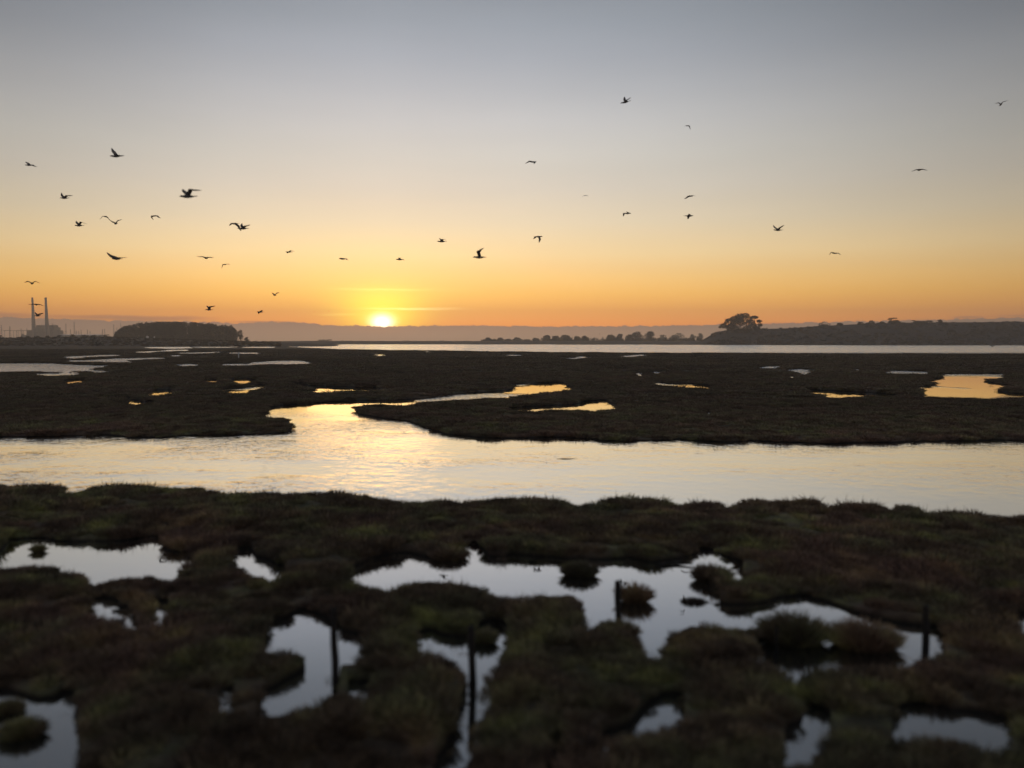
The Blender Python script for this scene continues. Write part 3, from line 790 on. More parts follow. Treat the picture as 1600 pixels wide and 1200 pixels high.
def tree_px(name, label, cat, u0, u1, vt, vb, Y, mat, n, size, seed, group=None, base=.3, nl=9, flat=.6, zbase=None, shell=.45, lobes=None):
    r = np.random.default_rng(seed)
    p = at((u0 + u1) / 2, vb, Y)
    w = (u1 - u0) / 1250 * Y; h = (vb - vt) / 1250 * Y
    if lobes is None: lobes = auto_lobes(w, h, r, base, nl, flat)
    else: lobes = [(a * w, b * w, c * h, d * w, d * w * 1.0, e * h) for a, b, c, d, e in lobes]
    return make_plant(name, label, cat, lobes, n, size, limbs(w, h, r, lobes, max(.25, h * .025)), mat, p, group, seed, shell=shell)

# the big many-trunked trees on the knoll
tree_px('eucalyptus_tree', 'tall domed middle tree of the dark clump on the knoll at right', 'tree', 1139, 1177, 488.5, 517, 1120, M_LEAF2, 8000, .46, 101,
        'trees of the clump on the knoll', lobes=[(-.28, 0, .66, .20, .17), (-.05, 0, .78, .22, .18), (.14, 0, .84, .20, .15), (.30, 0, .64, .16, .20), (.02, .1, .47, .22, .22), (-.3, .1, .36, .17, .2), (-.2, 0, .12, .2, .16), (.24, 0, .12, .22, .16), (.3, 0, .36, .15, .22), (-.12, -.1, .60, .2, .2)])
tree_px('eucalyptus_tree', 'low spreading tree at the left of the clump on the knoll', 'tree', 1123, 1150, 496, 517.5, 1110, M_LEAF2, 4300, .42, 102,
        'trees of the clump on the knoll', lobes=[(.12, 0, .82, .26, .13), (.34, 0, .62, .2, .2), (-.22, 0, .40, .22, .20), (.2, 0, .3, .3, .25), (-.42, 0, .30, .10, .10), (-.05, 0, .64, .16, .12)])
tree_px('eucalyptus_tree', 'open crowned tree with gaps at the right of the clump on the knoll', 'tree', 1168, 1191, 492.5, 517, 1130, M_LEAF2, 3800, .40, 103,
        'trees of the clump on the knoll', lobes=[(-.05, 0, .86, .28, .11), (-.2, 0, .60, .2, .14), (.28, 0, .62, .2, .10), (.34, 0, .38, .18, .13), (-.1, 0, .36, .22, .16), (.08, 0, .18, .28, .14)])
tree_px('coyote_bush', 'small round bush right of the tree clump on the knoll', 'bush', 1184, 1194, 512, 517, 1140, M_BUSH, 260, .45, 104, base=.05, nl=4)
# scattered trees on the crest of the hill
for i, (u0, u1, vt, vb, lab, nl) in enumerate([
        (1275, 1299, 504, 512, 'broad low round tree at the left end of the hilltop row', 8),
        (1304, 1319, 506, 511, 'small low bush in a dip of the hilltop row', 5),
        (1353, 1369, 502, 508, 'round topped bush left of the flat topped tree on the hill', 6),
        (1371, 1384, 504, 508, 'lowest bush close left of the flat topped tree on the hill', 5),
        (1460, 1474, 501.5, 507, 'rounded tree at the right end of the hilltop row', 6),
        (1336, 1352, 504.5, 509, 'low spreading bush in the middle of the hilltop row', 5)]):
    tree_px('hilltop_tree', lab, 'tree', u0 - 1, u1 + 1, vt - 1.6, vb, 1150, M_LEAF2, 700, .5, 120 + i, 'trees along the crest of the hill', base=.05, nl=nl, flat=.75)
tree_px('cypress_tree', 'flat topped cypress standing highest on the hill crest', 'tree', 1385, 1405, 496.3, 507, 1150, M_LEAF2, 1800, .45, 131,
        'trees along the crest of the hill', lobes=[(0, 0, .90, .34, .06), (-.25, 0, .72, .2, .07), (.25, 0, .55, .22, .12), (0, 0, .35, .35, .25), (.35, 0, .3, .3, .2)])
tree_px('cypress_tree', 'wide thin cypress with ragged flat crown on the hill crest', 'tree', 1424, 1458, 499.8, 506.5, 1150, M_LEAF2, 1500, .4, 132,
        'trees along the crest of the hill', lobes=[(-.42, 0, .85, .10, .10), (-.2, 0, .55, .2, .2), (.05, 0, .5, .2, .22), (.32, 0, .68, .16, .16)])

# scrub over the slopes: uncountable
def scrub(name, label, zf, pts, n_leaf, size, mat, seed):
    r = np.random.default_rng(seed)
    lob = []
    for (x, y, s) in pts:
        z = float(zf(np.array([x]), np.array([y]))[0])
        lob.append((x, y, z + s * .08, s, s, s * .45))
    V, F = leaf_cloud(lob, n_leaf, size, seed, .3)
    o = link_mesh(name, mesh_np(name, V, F), mat); tag(o, label, 'scrub', kind='stuff')
r = np.random.default_rng(8)
pts = []
for i in range(3200):
    y = 965 + 195 * r.random(); u = 1085 + 760 * r.random()
    x = (u - 800) / 1250 * y
    if fbm(np.array([x / 60]), np.array([y / 60]), 91, 2)[0] < -.15: continue
    pts.append((x, y, 1.0 + 3.2 * r.random() ** 3))
for i in range(60):   # darker belt of trees low on the right end
    u = 1470 + 400 * r.random(); y = 1040 + 40 * r.random(); pts.append(((u - 800) / 1250 * y, y, 3 + 2.5 * r.random()))
scrub('hillside_scrub', 'dark scrub scattered over the slope of the hill across the water', hill_z, pts, 120000, .5, M_SCRUB, 9)
pts = []
for i in range(2200):
    u = -200 + 640 * r.random(); y = 640 + 270 * r.random() ; pts.append(((u - 800) / 1250 * y, y, .8 + 1.3 * r.random() ** 2))
scrub('rushes_and_scrub', 'rough brown growth covering the low rise at left', left_z, pts, 80000, .4, M_SCRUB, 10)

# rounded bushes along the skyline before the power station
bush_labels = ['leftmost dark hedge bush below the power lines', 'dark round bush left of the station foot', 'round bush below the left smokestack',
               'round bush below the gap between the smokestacks', 'round bush below the right smokestack', 'long bush right of the power station',
               'boxy bush below the tall pylon pair', 'low bush near the middle of the skyline hedge', 'long low bush before the pale shed roof', 'bush at the foot of the wood']
for i, (u0, u1, vt, vb) in enumerate([(-6, 8, 524, 531), (24, 40, 526.5, 531), (37, 50, 525, 531), (52, 66, 525, 531), (68, 81, 525, 531), (86, 101, 524, 530),
                                      (108, 118, 522.5, 529), (122, 140, 523, 529), (140, 154, 524, 529.5), (158, 176, 522.5, 529)]):
    tree_px('skyline_bush', bush_labels[i], 'bush', u0, u1, vt, vb, 905, M_BUSH, 520, .5, 140 + i, 'bushes along the skyline at left', base=.0, nl=6, flat=.8)

# wood at left: a far mass whose single trees cannot be told apart
prof_w = [(178, 527), (183, 519), (190, 513), (200, 510), (215, 506), (240, 504.5), (270, 503.8), (300, 504.2), (330, 507), (345, 508.5), (360, 509.5), (367, 514), (372, 523)]
lob = []; mbt = MB()
for i in range(190):
    u = 181 + 187 * r.random(); Y = 1180 + 90 * r.random()
    vt = prof_interp(prof_w, u) + abs(r.normal()) * 1.9 - .8
    p = at(u, vt, Y); h = p.z - 3
    w = 4.5 + 4 * r.random()
    lob.append((p.x, Y, p.z - h * .10, w * .42, w * .42, h * .11)); lob.append((p.x + r.normal() * 1.5, Y, p.z - h * .22, w * .45, w * .45, h * .13))
    lob.append((p.x + r.normal() * 2, Y, p.z - h * .42, w * .62, w * .62, h * .26))
    lob.append((p.x, Y, p.z - h * .75, w * .65, w * .65, h * .26))
    mbt.tube([(p.x, Y, 2), (p.x + r.normal(), Y, p.z - h * .15)], [.6, .2], 5)
for i in range(90):   # taller heads breaking the outline of the wood
    u = 186 + 178 * r.random(); Y = 1190 + 60 * r.random(); p = at(u, prof_interp(prof_w, u) - .3 - 1.5 * r.random(), Y)
    w = 1.4 + 1.6 * r.random(); lob.append((p.x, Y, p.z - w, w, w, w * 1.3))
V, F = leaf_cloud(lob, 86000, .75, 33, .4)
wood = link_mesh('eucalyptus_wood', mesh_np('eucalyptus_wood', V, F), M_LEAF); tag(wood, 'dense dark wood of tall trees on the left shore', 'wood', kind='stuff')
mbt.build('trunk', M_BARK, wood)['kind'] = 'stuff'
tree_px('eucalyptus_tree', 'thin open tree standing at the right edge of the wood', 'tree', 368, 384, 515, 535, 1150, M_LEAF, 520, .6, 181, base=.15, nl=8, flat=.8)
tree_px('coyote_bush', 'round bush at the right foot of the wood', 'bush', 380, 392, 526.5, 535, 1140, M_BUSH, 420, .5, 182, base=.0, nl=5)

# line of trees on the far shore in the middle
far_trees = [(757, 768, 527.5, 'low round tree at the left end of the far shore row'), (768, 778, 530, 'tiny bush second from the left of the far shore row'), (776, 788, 528, 'small round bush in the thin left part of the far row'),
    (788, 799, 529.5, 'low bush midway between the far row\'s left end and its dense thicket'), (802, 816, 527.5, 'small two lobed tree left of the dense far thicket'), (832, 846, 528.5, 'sparse low tree close left of the dense far thicket'),
    (848, 862, 523.5, 'tall left end tree of the dense far thicket'), (860, 876, 524.5, 'broad middle tree of the dense far thicket'), (873, 891, 523.2, 'tall tree at the right end of the dense far thicket'),
    (894, 908, 525.5, 'round tree in the lower thicket right of the dense one'), (906, 920, 524.5, 'right tree of the lower thicket'),
    (947, 961, 523.5, 'small flat topped tree on a bare trunk, far shore'), (961, 976, 521.5, 'bushy tree left of the tall pine shaped tree'), (977, 990, 522.5, 'mid height tree left of the tallest far tree'),
    (987, 1006, 517.8, 'tallest ragged tree of the far shore row'), (1005, 1027, 517.6, 'broad dark dense tree right of the tallest far tree'), (1027, 1043, 522.8, 'pale low tree left of the hazy trees'),
    (1046, 1058, 523.5, 'small hazy tree before the wide hazy one'), (1052, 1070, 519.5, 'wide hazy tree near the hill foot'), (1076, 1087, 522, 'slim hazy tree close to the hill foot'), (1087, 1100, 520.5, 'ragged tree at the hill foot')]
for i, (u0, u1, vt, lab) in enumerate(far_trees):
    Y = 1650 if u0 < 1027 else 2300
    e_ = (u1 - u0) * .14
    tree_px('shore_tree', lab, 'tree', u0 - e_, u1 + e_, vt, 535.0, Y, M_LEAF, 2400, .7, 200 + i, 'trees along the far shore', base=.0 if u0 != 947 else .3, nl=11, flat=.8)
# low thicket between them
lob = []
for i in range(230):
    u = 752 + 350 * r.random(); p = at(u, (526.8 if u > 845 else 529.3) + 3.0 * r.random(), 1600 + 90 * r.random()); lob.append((p.x, p.y, p.z * .5, 3 + 2 * r.random(), 3, p.z * .55))
for i in range(60):
    u = 470 + 280 * r.random(); p = at(u, 531.8 + .8 * r.random(), 1520 + 60 * r.random()); lob.append((p.x, p.y, p.z * .5, 2.5, 2.5, p.z * .5))
for u, v in ((500, 531), (505, 530.8), (515, 530.2), (511, 531)):
    p = at(u, v, 1530); lob.append((p.x, p.y, p.z - 1.2, 5, 3, 1.6))
V, F = leaf_cloud(lob, 26000, .7, 35, .3)
tag(link_mesh('shore_thicket', mesh_np('shore_thicket', V, F), M_BUSH), 'low hazy thicket running along the far shore', 'thicket', kind='stuff')

# ------------------------------------------------------------------ power station
M_CONC = simple_mat('smokestack_concrete', (.20, .175, .15), .8, .12, .05)
M_CAP = simple_mat('smokestack_cap', (.12, .10, .09), .8, .12, .1)
M_STEEL = simple_mat('galvanised_steel', (.16, .15, .14), .6, .15, .5, .3)
M_PLANT = simple_mat('power_station_cladding', (.16, .14, .12), .7, .15, .05)
M_DARKPL = simple_mat('boiler_frame_steel', (.12, .10, .09), .7, .2, .1)
M_PALE = simple_mat('pale_metal_roof', (.70, .68, .65), .5, .08, .3)
YP = 2700.0
def pxm(n, Y=YP): return n / 1250 * Y
def stack(u, uw_top, uw_bot, uoff, label):
    b = at(u, 530, YP); b.z = 0
    root = empty('smokestack', b); tag(root, label, 'smokestack', 'smokestacks of the power station')
    H = at(u, 464.8, YP).z
    mb = MB(); n = 9
    pts = [(uoff * (i / n), 0, H * .965 * i / n) for i in range(n + 1)]
    rad = [(pxm(uw_bot) * (1 - i / n) ** 1.15 + pxm(uw_top) * (1 - (1 - i / n) ** 1.15)) / 2 for i in range(n + 1)]
    mb.tube(pts, rad, 20); mb.build('shaft', M_CONC, root, True)
    mb = MB(); mb.tube([(uoff, 0, H * .965 + .02), (uoff, 0, H)], [rad[-1] * 1.06] * 2, 20); mb.build('cap', M_CAP, root)
    for k in (.40, .70):
        mb = MB(); rr = pxm(uw_bot) * (1 - k) + pxm(uw_top) * k
        mb.tube([(uoff * k, 0, H * k), (uoff * k, 0, H * k + 1.2)], [rr / 2 * 1.12] * 2, 20); mb.build('gallery', M_CAP, root)
stack(53.6, 2.8, 7.6, -pxm(1.0), 'left tall tapered concrete smokestack of the power station')
stack(74.4, 3.0, 7.6, -pxm(1.0), 'right tall tapered concrete smokestack of the power station')

root = empty('power_station', Vector((at(70, 530, YP).x, YP + 40, 0)))
tag(root, 'hazy power station block with stepped roof between and beside the smokestacks', 'power station')
ox = root.location.x
def ubox(part, u0, u1, vt, dy, dep, mat, vb=None, obj_parent=root, Y=YP + 40):
    a, b = at(u0, vt, Y), at(u1, vt, Y)
    z0 = 0 if vb is None else at(u0, vb, Y).z
    mb = MB(); mb.box(((a.x + b.x) / 2 - ox, dy, (a.z + z0) / 2), (b.x - a.x, dep, a.z - z0)); return mb.build(part, mat, obj_parent)
hallp = ubox('turbine_hall', 49.5, 90.5, 516, 0, 60, M_PLANT)
ubox('annex', 42, 49.4, 523.5, 0, 40, M_PLANT); ubox('annex', 41, 43.5, 522, -25, 8, M_PLANT)
for i, (u0, u1, vt) in enumerate([(57.5, 69.5, 511), (70, 72, 514.5), (78, 89, 511.5)]):
    ubox('boiler_house', u0, u1, vt, 2, 40, M_PLANT, 516)
ubox('boiler_frame', 59.5, 67.5, 508.2, 4, 30, M_DARKPL, 511); ubox('boiler_frame', 79, 86, 508, 4, 30, M_DARKPL, 511.5)
ubox('boiler_frame', 86.2, 90.2, 511.2, -4, 20, M_DARKPL, 512.2)
for u, v in ((60.5, 507), (64, 506.3), (66.5, 507.5), (81, 506), (84.5, 507), (88, 510)):
    ubox('vent_pipe', u, u + .5, v, 4, 2, M_DARKPL, 511)
for k in range(6):   # window bands of the hall
    ubox('window_band', 51 + k * 6.4, 55.6 + k * 6.4, 519, -30.3, .8, M_DARKPL, 520.3)
ubox('conveyor_frame', 90.5, 96.5, 516.2, 0, 14, M_DARKPL, 517.2)
for u in (91.5, 93.7, 96): ubox('frame_leg', u, u + .5, 517.2, 0, 3, M_DARKPL)
ubox('silo', 83, 85.5, 523.3, -34, 8, M_PALE)

# lattice pylons and masts
def pylon(u, vt, w_px, arms, label, Y=2500.0, thick=.55, name='power_pylon', grp='pylons round the power station'):
    b = at(u, 530, Y); b.z = 0; H = at(u, vt, Y).z
    root = empty(name, b); tag(root, label, 'pylon', grp)
    mb = MB(); w = w_px / 1250 * Y / 2
    lv = [0, .25, .45, .62, .78, 1.0]
    hw = lambda k: w * (1 - k) ** 1.3 + .35
    cs = ((-1, -1), (1, -1), (1, 1), (-1, 1))
    for sx, sy in cs:
        mb.tube([(sx * hw(k), sy * hw(k), H * k) for k in lv], thick * .35, 4)
    for i in range(len(lv) - 1):
        a, c = lv[i], lv[i + 1]
        for j in range(4):
            p, q_ = cs[j], cs[(j + 1) % 4]
            mb.tube([(p[0] * hw(a), p[1] * hw(a), H * a), (q_[0] * hw(c), q_[1] * hw(c), H * c)], thick * .22, 3)
            mb.tube([(p[0] * hw(c), p[1] * hw(c), H * c), (q_[0] * hw(c), q_[1] * hw(c), H * c)], thick * .22, 3)
    mb.build('lattice_tower', M_STEEL, root)
    for k, half in arms:
        m2 = MB(); hx = half / 1250 * Y
        m2.tube([(-hx, 0, H * k), (0, 0, H * k + .6), (hx, 0, H * k)], [thick * .3, thick * .55, thick * .3], 4)
        for sx in (-1, 1): m2.tube([(sx * hx, 0, H * k), (sx * hx, 0, H * k - 2.0)], thick * .25, 4)
        m2.build('crossarm', M_STEEL, root)
A3 = [(.97, 1.0), (.86, 1.3), (.75, 1.0)]
for args in [(2.7, 508, 3.0, A3, 'leftmost pylon at the photo edge'), (16, 509.5, 3.0, A3, 'pylon with wide arms standing over the switchyard left of the smokestacks'),
             (103.5, 506, 2.6, [(.97, 1.0), (.6, .6)], 'tall pylon just right of the power station'), (116.5, 503.3, 2.6, [(.97, 1.2), (.80, .8)], 'tallest pylon right of the power station'),
             (178.3, 507, 2.2, [(.95, .7)], 'tall mast close left of the wood'), (189.2, 504.5, 1.4, [(.9, .5)], 'mast rising over the left end of the wood'),
             (137, 515, 1.6, [(.97, 1.1), (.8, .5)], 'short pylon with forked top midway along the skyline'), (141, 517, 1.0, [(.9, .7)], 'small pole right of the forked pylon'),
             (123.4, 516.8, 1.2, [(.95, .5), (.9, .6)], 'stubby dark pylon right of the tallest pylon'), (127, 515, 1.0, [(.8, .5)], 'thin pole right of the stubby dark pylon'),
             (110.5, 514.5, 1.0, [(.9, .5)], 'thin pole between the two tall pylons'), (160.3, 514, 1.2, [(.9, .6)], 'left one of a close pair of poles before the wood'),
             (164, 513.5, 1.2, [(.9, .6)], 'right one of a close pair of poles before the wood'), (33.5, 513, 1.6, [(.96, 1.0), (.8, .7)], 'middle sized pylon just left of the station annex'),
             (26.5, 516, 1.6, [(.9, .6)], 'low pylon between the switchyard and the annex'), (42.5, 513, 1.2, [(.9, .8)], 'slim pylon close beside the left smokestack'),
             (100, 517.5, .8, [(.9, .4)], 'short post left of the tall pylon'), (119.5, 517, .8, [(.9, .4)], 'short post close right of the tallest pylon'),
             (183, 512, .8, [(.9, .4)], 'thin pole between mast and wood')]:
    pylon(*args)
# switchyard gantry
gr = empty('switchyard_gantry', Vector((at(27, 530, 2600).x, 2600, 0))); tag(gr, 'long horizontal switchyard gantry on posts left of the smokestacks', 'gantry')
gx = gr.location.x
a, b = at(5, 516.5, 2600), at(50, 516.5, 2600)
mb = MB(); mb.box(((a.x + b.x) / 2 - gx, 0, a.z), (b.x - a.x, 1.2, 1.5)); mb.build('beam', M_STEEL, gr)
for u in (7, 14.5, 21, 29, 36, 44, 49.5):
    p = at(u, 515.8, 2600); mb = MB()
    mb.box((p.x - gx, 0, p.z / 2), (1.1, 1.1, p.z), 0, .7); mb.build('post', M_STEEL, gr)
# long pale roofed shed
def shed(u0, u1, vt, Y, label, dep, vr, mat_roof=M_PALE, name='shed'):
    a, b = at(u0, vt, Y), at(u1, vt, Y)
    root = empty(name, Vector(((a.x + b.x) / 2, Y, 0))); tag(root, label, 'building')
    w = b.x - a.x; hz = at(u0, vr, Y).z
    mb = MB(); mb.box((0, 0, hz / 2), (w, dep, hz)); mb.build('wall', M_PLANT, root)
    mb = MB(); rz = a.z
    mb.v = [(-w / 2 - .3, -dep / 2 - .3, hz + .01), (w / 2 + .3, -dep / 2 - .3, hz + .01), (w / 2 + .3, dep / 2 + .3, hz + .01), (-w / 2 - .3, dep / 2 + .3, hz + .01), (-w / 2, 0, rz), (w / 2, 0, rz)]
    mb.f = [(0, 1, 5, 4), (2, 3, 4, 5), (1, 2, 5), (3, 0, 4), (3, 2, 1, 0)]
    mb.build('roof', mat_roof, root)
    for k in range(3):
        mb = MB(); mb.box((-w * .3 + k * w * .3, -dep / 2 - .05, hz * .45), (w * .08, .1, hz * .5)); mb.build('door', M_DARKPL, root)
shed(98, 158, 522.6, 2300, 'long low pale roofed shed behind the skyline bushes', 40, 523.6)
def cottage(u, vt, vb, Y, wpx, label):
    p = at(u, vb, Y); h = (vb - vt) / 1250 * Y; w = wpx / 1250 * Y
    root = empty('white_shed', p); tag(root, label, 'shed', 'small white sheds before the wood')
    mb = MB(); mb.box((0, 0, h * .25), (w, w * .8, h * .9)); mb.build('wall', M_PALE, root)
    mb = MB(); mb.v = [(-w * .6, -w * .5, h * .7), (w * .6, -w * .5, h * .7), (w * .6, w * .5, h * .7), (-w * .6, w * .5, h * .7), (0, -w * .5, h * 1.05), (0, w * .5, h * 1.05)]
    mb.f = [(0, 1, 4), (3, 5, 2), (0, 4, 5, 3), (1, 2, 5, 4), (0, 3, 2, 1)]; mb.build('roof', M_PALE, root)
cottage(230.3, 524.8, 528.2, 1000, 3.0, 'larger white shed before the wood')
cottage(241.3, 525.5, 527.6, 1000, 1.4, 'smaller white shed right of the larger one before the wood')
# little square hut on the hill crest
p = at(1198, 514.5, 1150); hr = empty('hill_hut', p); tag(hr, 'tiny dark tower like hut on the hill crest right of the tree clump', 'hut')
mb = MB(); mb.box((0, 0, .6), (1.5, 1.5, 2.6)); mb.build('wall', M_DARKPL, hr)
mb = MB(); mb.box((.1, 0, 2.3), (.9, .9, .8), 0, .5); mb.build('roof', M_DARKPL, hr)

# ------------------------------------------------------------------ posts, islands of plants, driftwood
M_WOOD = simple_mat('weathered_post_wood', (.020, .017, .014), .85, .4, 14)
M_WIRE = simple_mat('rusty_wire', (.05, .035, .028), .6, .3, 20, .5)
def post(u, vb, vt, wpx, label, extra=None, lean=0.0):
    X, Y = ground_pt(u, vb); X, Y = float(X), float(Y)
    H = (vb - vt) / 1250 * Y * 1.0; rad = wpx / 1250 * Y / 2
    root = empty('fence_post', (X, Y, 0)); tag(root, label, 'post', 'old fence posts in the near marsh')
    r = np.random.default_rng(int(u)); mb = MB(); n = 9; m = 7
    for i in range(m):
        k = i / (m - 1)
        z = -0.3 + (H + .3) * k
        for j in range(n):
            t = 2 * math.pi * j / n; rr = rad * (1.08 - .16 * k) * (1 + .09 * math.sin(3 * t + u) + .05 * r.normal())
            mb.v.append((rr * math.cos(t) + lean * k * H + .01 * math.sin(5 * k), rr * math.sin(t), z + (.02 * math.sin(2 * t) if i == m - 1 else 0)))
    for i in range(m - 1):
        for j in range(n):
            j2 = (j + 1) % n; mb.f.append((i * n + j, i * n + j2, (i + 1) * n + j2, (i + 1) * n + j))
    mb.f.append(tuple((m - 1) * n + j for j in range(n)))
    mb.build('timber', M_WOOD, root)
    mb = MB()
    for zz in (H * .88,):
        ring = [(math.cos(t) * rad * 1.12 + lean * H * .88, math.sin(t) * rad * 1.12, zz + .01 * math.sin(2 * t)) for t in np.linspace(0, 6.28, 12)]
        mb.tube(ring, .004, 4)
        mb.tube([ring[0], (ring[0][0] + .05, ring[0][1] - .02, zz - .03), (ring[0][0] + .09, ring[0][1], zz - .09)], .003, 4)
    mb.build('wire_staple', M_WIRE, root)
    return X, Y, H
post(523, 1078, 945, 12, 'tall dark fence post crossing the pool at left of centre')
post(737, 1074, 975, 12, 'dark fence post at the head of the narrow winding rill')
post(966, 982, 906, 11, 'dark fence post standing in the big pool with a bush at its foot')
post(1446, 1004, 945, 11, 'short fence post at the right end of the pools')
post(1213, 1016, 980, 6, 'low stub of a post left of the small double island')
post(1660, 1010, 935, 8, 'fence post just past the right photo edge') if False else None

def islet(u, v, wpx, hpx, label, seed, n=26, dens=1.0):
    """a cushion of pickleweed standing alone in a pool"""
    X, Y = ground_pt(u, v); X, Y = float(X), float(Y)
    w = wpx / 1250 * Y; h = hpx / 1250 * Y
    root = empty('marsh_shrub', (X, Y, 0)); tag(root, label, 'shrub', 'plant cushions standing in the near pools')
    r = np.random.default_rng(seed)
    V, F = [], []
    nv = 0
    for i in range(int(n * 46 * dens)):
        t = r.random() * 6.283; q_ = math.sqrt(r.random())
        bx, by = math.cos(t) * q_ * w * .30, math.sin(t) * q_ * w * .22
        d = np.array([math.cos(t) * .9 * q_ + r.normal() * .35, math.sin(t) * .7 * q_ + r.normal() * .35, .75 + .4 * r.random()]); d /= np.linalg.norm(d)
        L = h * (.7 + .5 * r.random()) * (1.15 - .35 * q_)
        s = np.cross(d, r.normal(size=3)); s /= np.linalg.norm(s); s *= .006
        p0 = np.array([bx, by, -.03]); p1 = p0 + d * L * .6; p2 = p0 + d * L + np.array([d[0], d[1], -.1]) * L * .15
        V += [p0 - s, p0 + s, p1 + s * 1.4, p1 - s * 1.4]; F.append((nv, nv + 1, nv + 2, nv + 3))
        V += [p1 - s * 1.4, p1 + s * 1.4, p2 + s * .4, p2 - s * .4]; F.append((nv + 4, nv + 5, nv + 6, nv + 7)); nv += 8
    link_mesh('foliage', mesh_np('foliage', np.array(V), np.array(F)), M_PICKLE, root)
    mb = MB()
    for k in range(10):
        t = r.random() * 6.28
        mb.tube([(r.normal() * w * .05, r.normal() * w * .04, -.15), (math.cos(t) * w * .14, math.sin(t) * w * .1, h * .25), (math.cos(t) * w * .26, math.sin(t) * w * .18, h * .5)], [.012, .009, .005], 4)
    mb.build('stem', M_WOOD, root)
islet(905, 899, 62, 24, 'dark plant cushion at the back of the big pool, left of the post', 301)
islet(992, 940, 44, 30, 'dense little shrub right of the post in the big pool', 302, 20)
islet(1112, 906, 62, 26, 'plant cushion near the right end of the big pool', 303)
islet(1085, 941, 60, 9, 'sparse stems in place of a grey reflection low in the big pool', 304, 9, .8)  # low tuft modelled in place of a grey reflection on the water
islet(1240, 1003, 112, 46, 'left one of two plump plant cushions in the right hand pool', 312, 40)
islet(1350, 1010, 124, 42, 'right one of two plump plant cushions in the right hand pool', 313, 40)
islet(35, 1150, 66, 30, 'dark plant cushion in the pool at the bottom left corner', 305, 24)
islet(12, 1112, 44, 22, 'smaller plant cushion behind the bottom left one', 306, 16)
islet(60, 862, 14, 14, 'tiny tuft in the left pool', 307, 8)
islet(700, 872, 72, 20, 'flat plant cushion at the back edge of the pool left of centre', 308, 24)
islet(966, 992, 70, 24, 'plant cushion round the foot of the post in the big pool', 309, 26)
islet(757, 1004, 30, 24, 'plant cushion right of the post at the winding rill', 310, 16)
islet(338, 866, 40, 16, 'low plant cushion between the left pool and the small pool beside it', 311, 16)

X, Y = [float(a) for a in ground_pt(1048, 883)]
mb = MB()
mb.tube([(-.30, .05, .01), (-.1, 0, .035), (.12, .02, .03), (.36, -.02, .04), (.45, -.03, .03)], [.012, .03, .028, .018, .006], 7)
mb.tube([(-.1, 0, .03), (-.22, -.12, .03), (-.34, -.16, .02)], [.02, .014, .006], 6)
mb.tube([(.05, 0, .03), (.12, .12, .05), (.05, .2, .07)], [.016, .01, .005], 6)
o = mb.build('driftwood', M_WOOD, None, True, (X, Y, 0)); tag(o, 'dark forked driftwood floating in the big pool', 'driftwood')
X, Y = [float(a) for a in ground_pt(885, 717)]
mb = MB(); mb.tube([(-.38, 0, .0), (-.12, .02, .005), (.12, -.01, .005), (.40, .03, .0)], [.006, .018, .015, .006], 7)  # thin tube stands for a faint swirl of ripples on the channel
o = mb.build('driftwood', M_WOOD, None, True, (X, Y, 0)); tag(o, 'thin stick in place of a faint swirl in the middle of the channel', 'driftwood')
X, Y = [float(a) for a in ground_pt(373, 561)]
root = empty('marker_post', (X, Y, 0)); tag(root, 'pale thin marker post among the far pools at left', 'post')
mb = MB(); H = 10.5 / 1250 * Y; mb.box((0, 0, H / 2), (.16, .16, H)); mb.build('pole', M_PALE, root)
mb = MB(); mb.box((0, -.1, H - .35), (.34, .03, .5)); mb.build('plate', M_PALE, root)

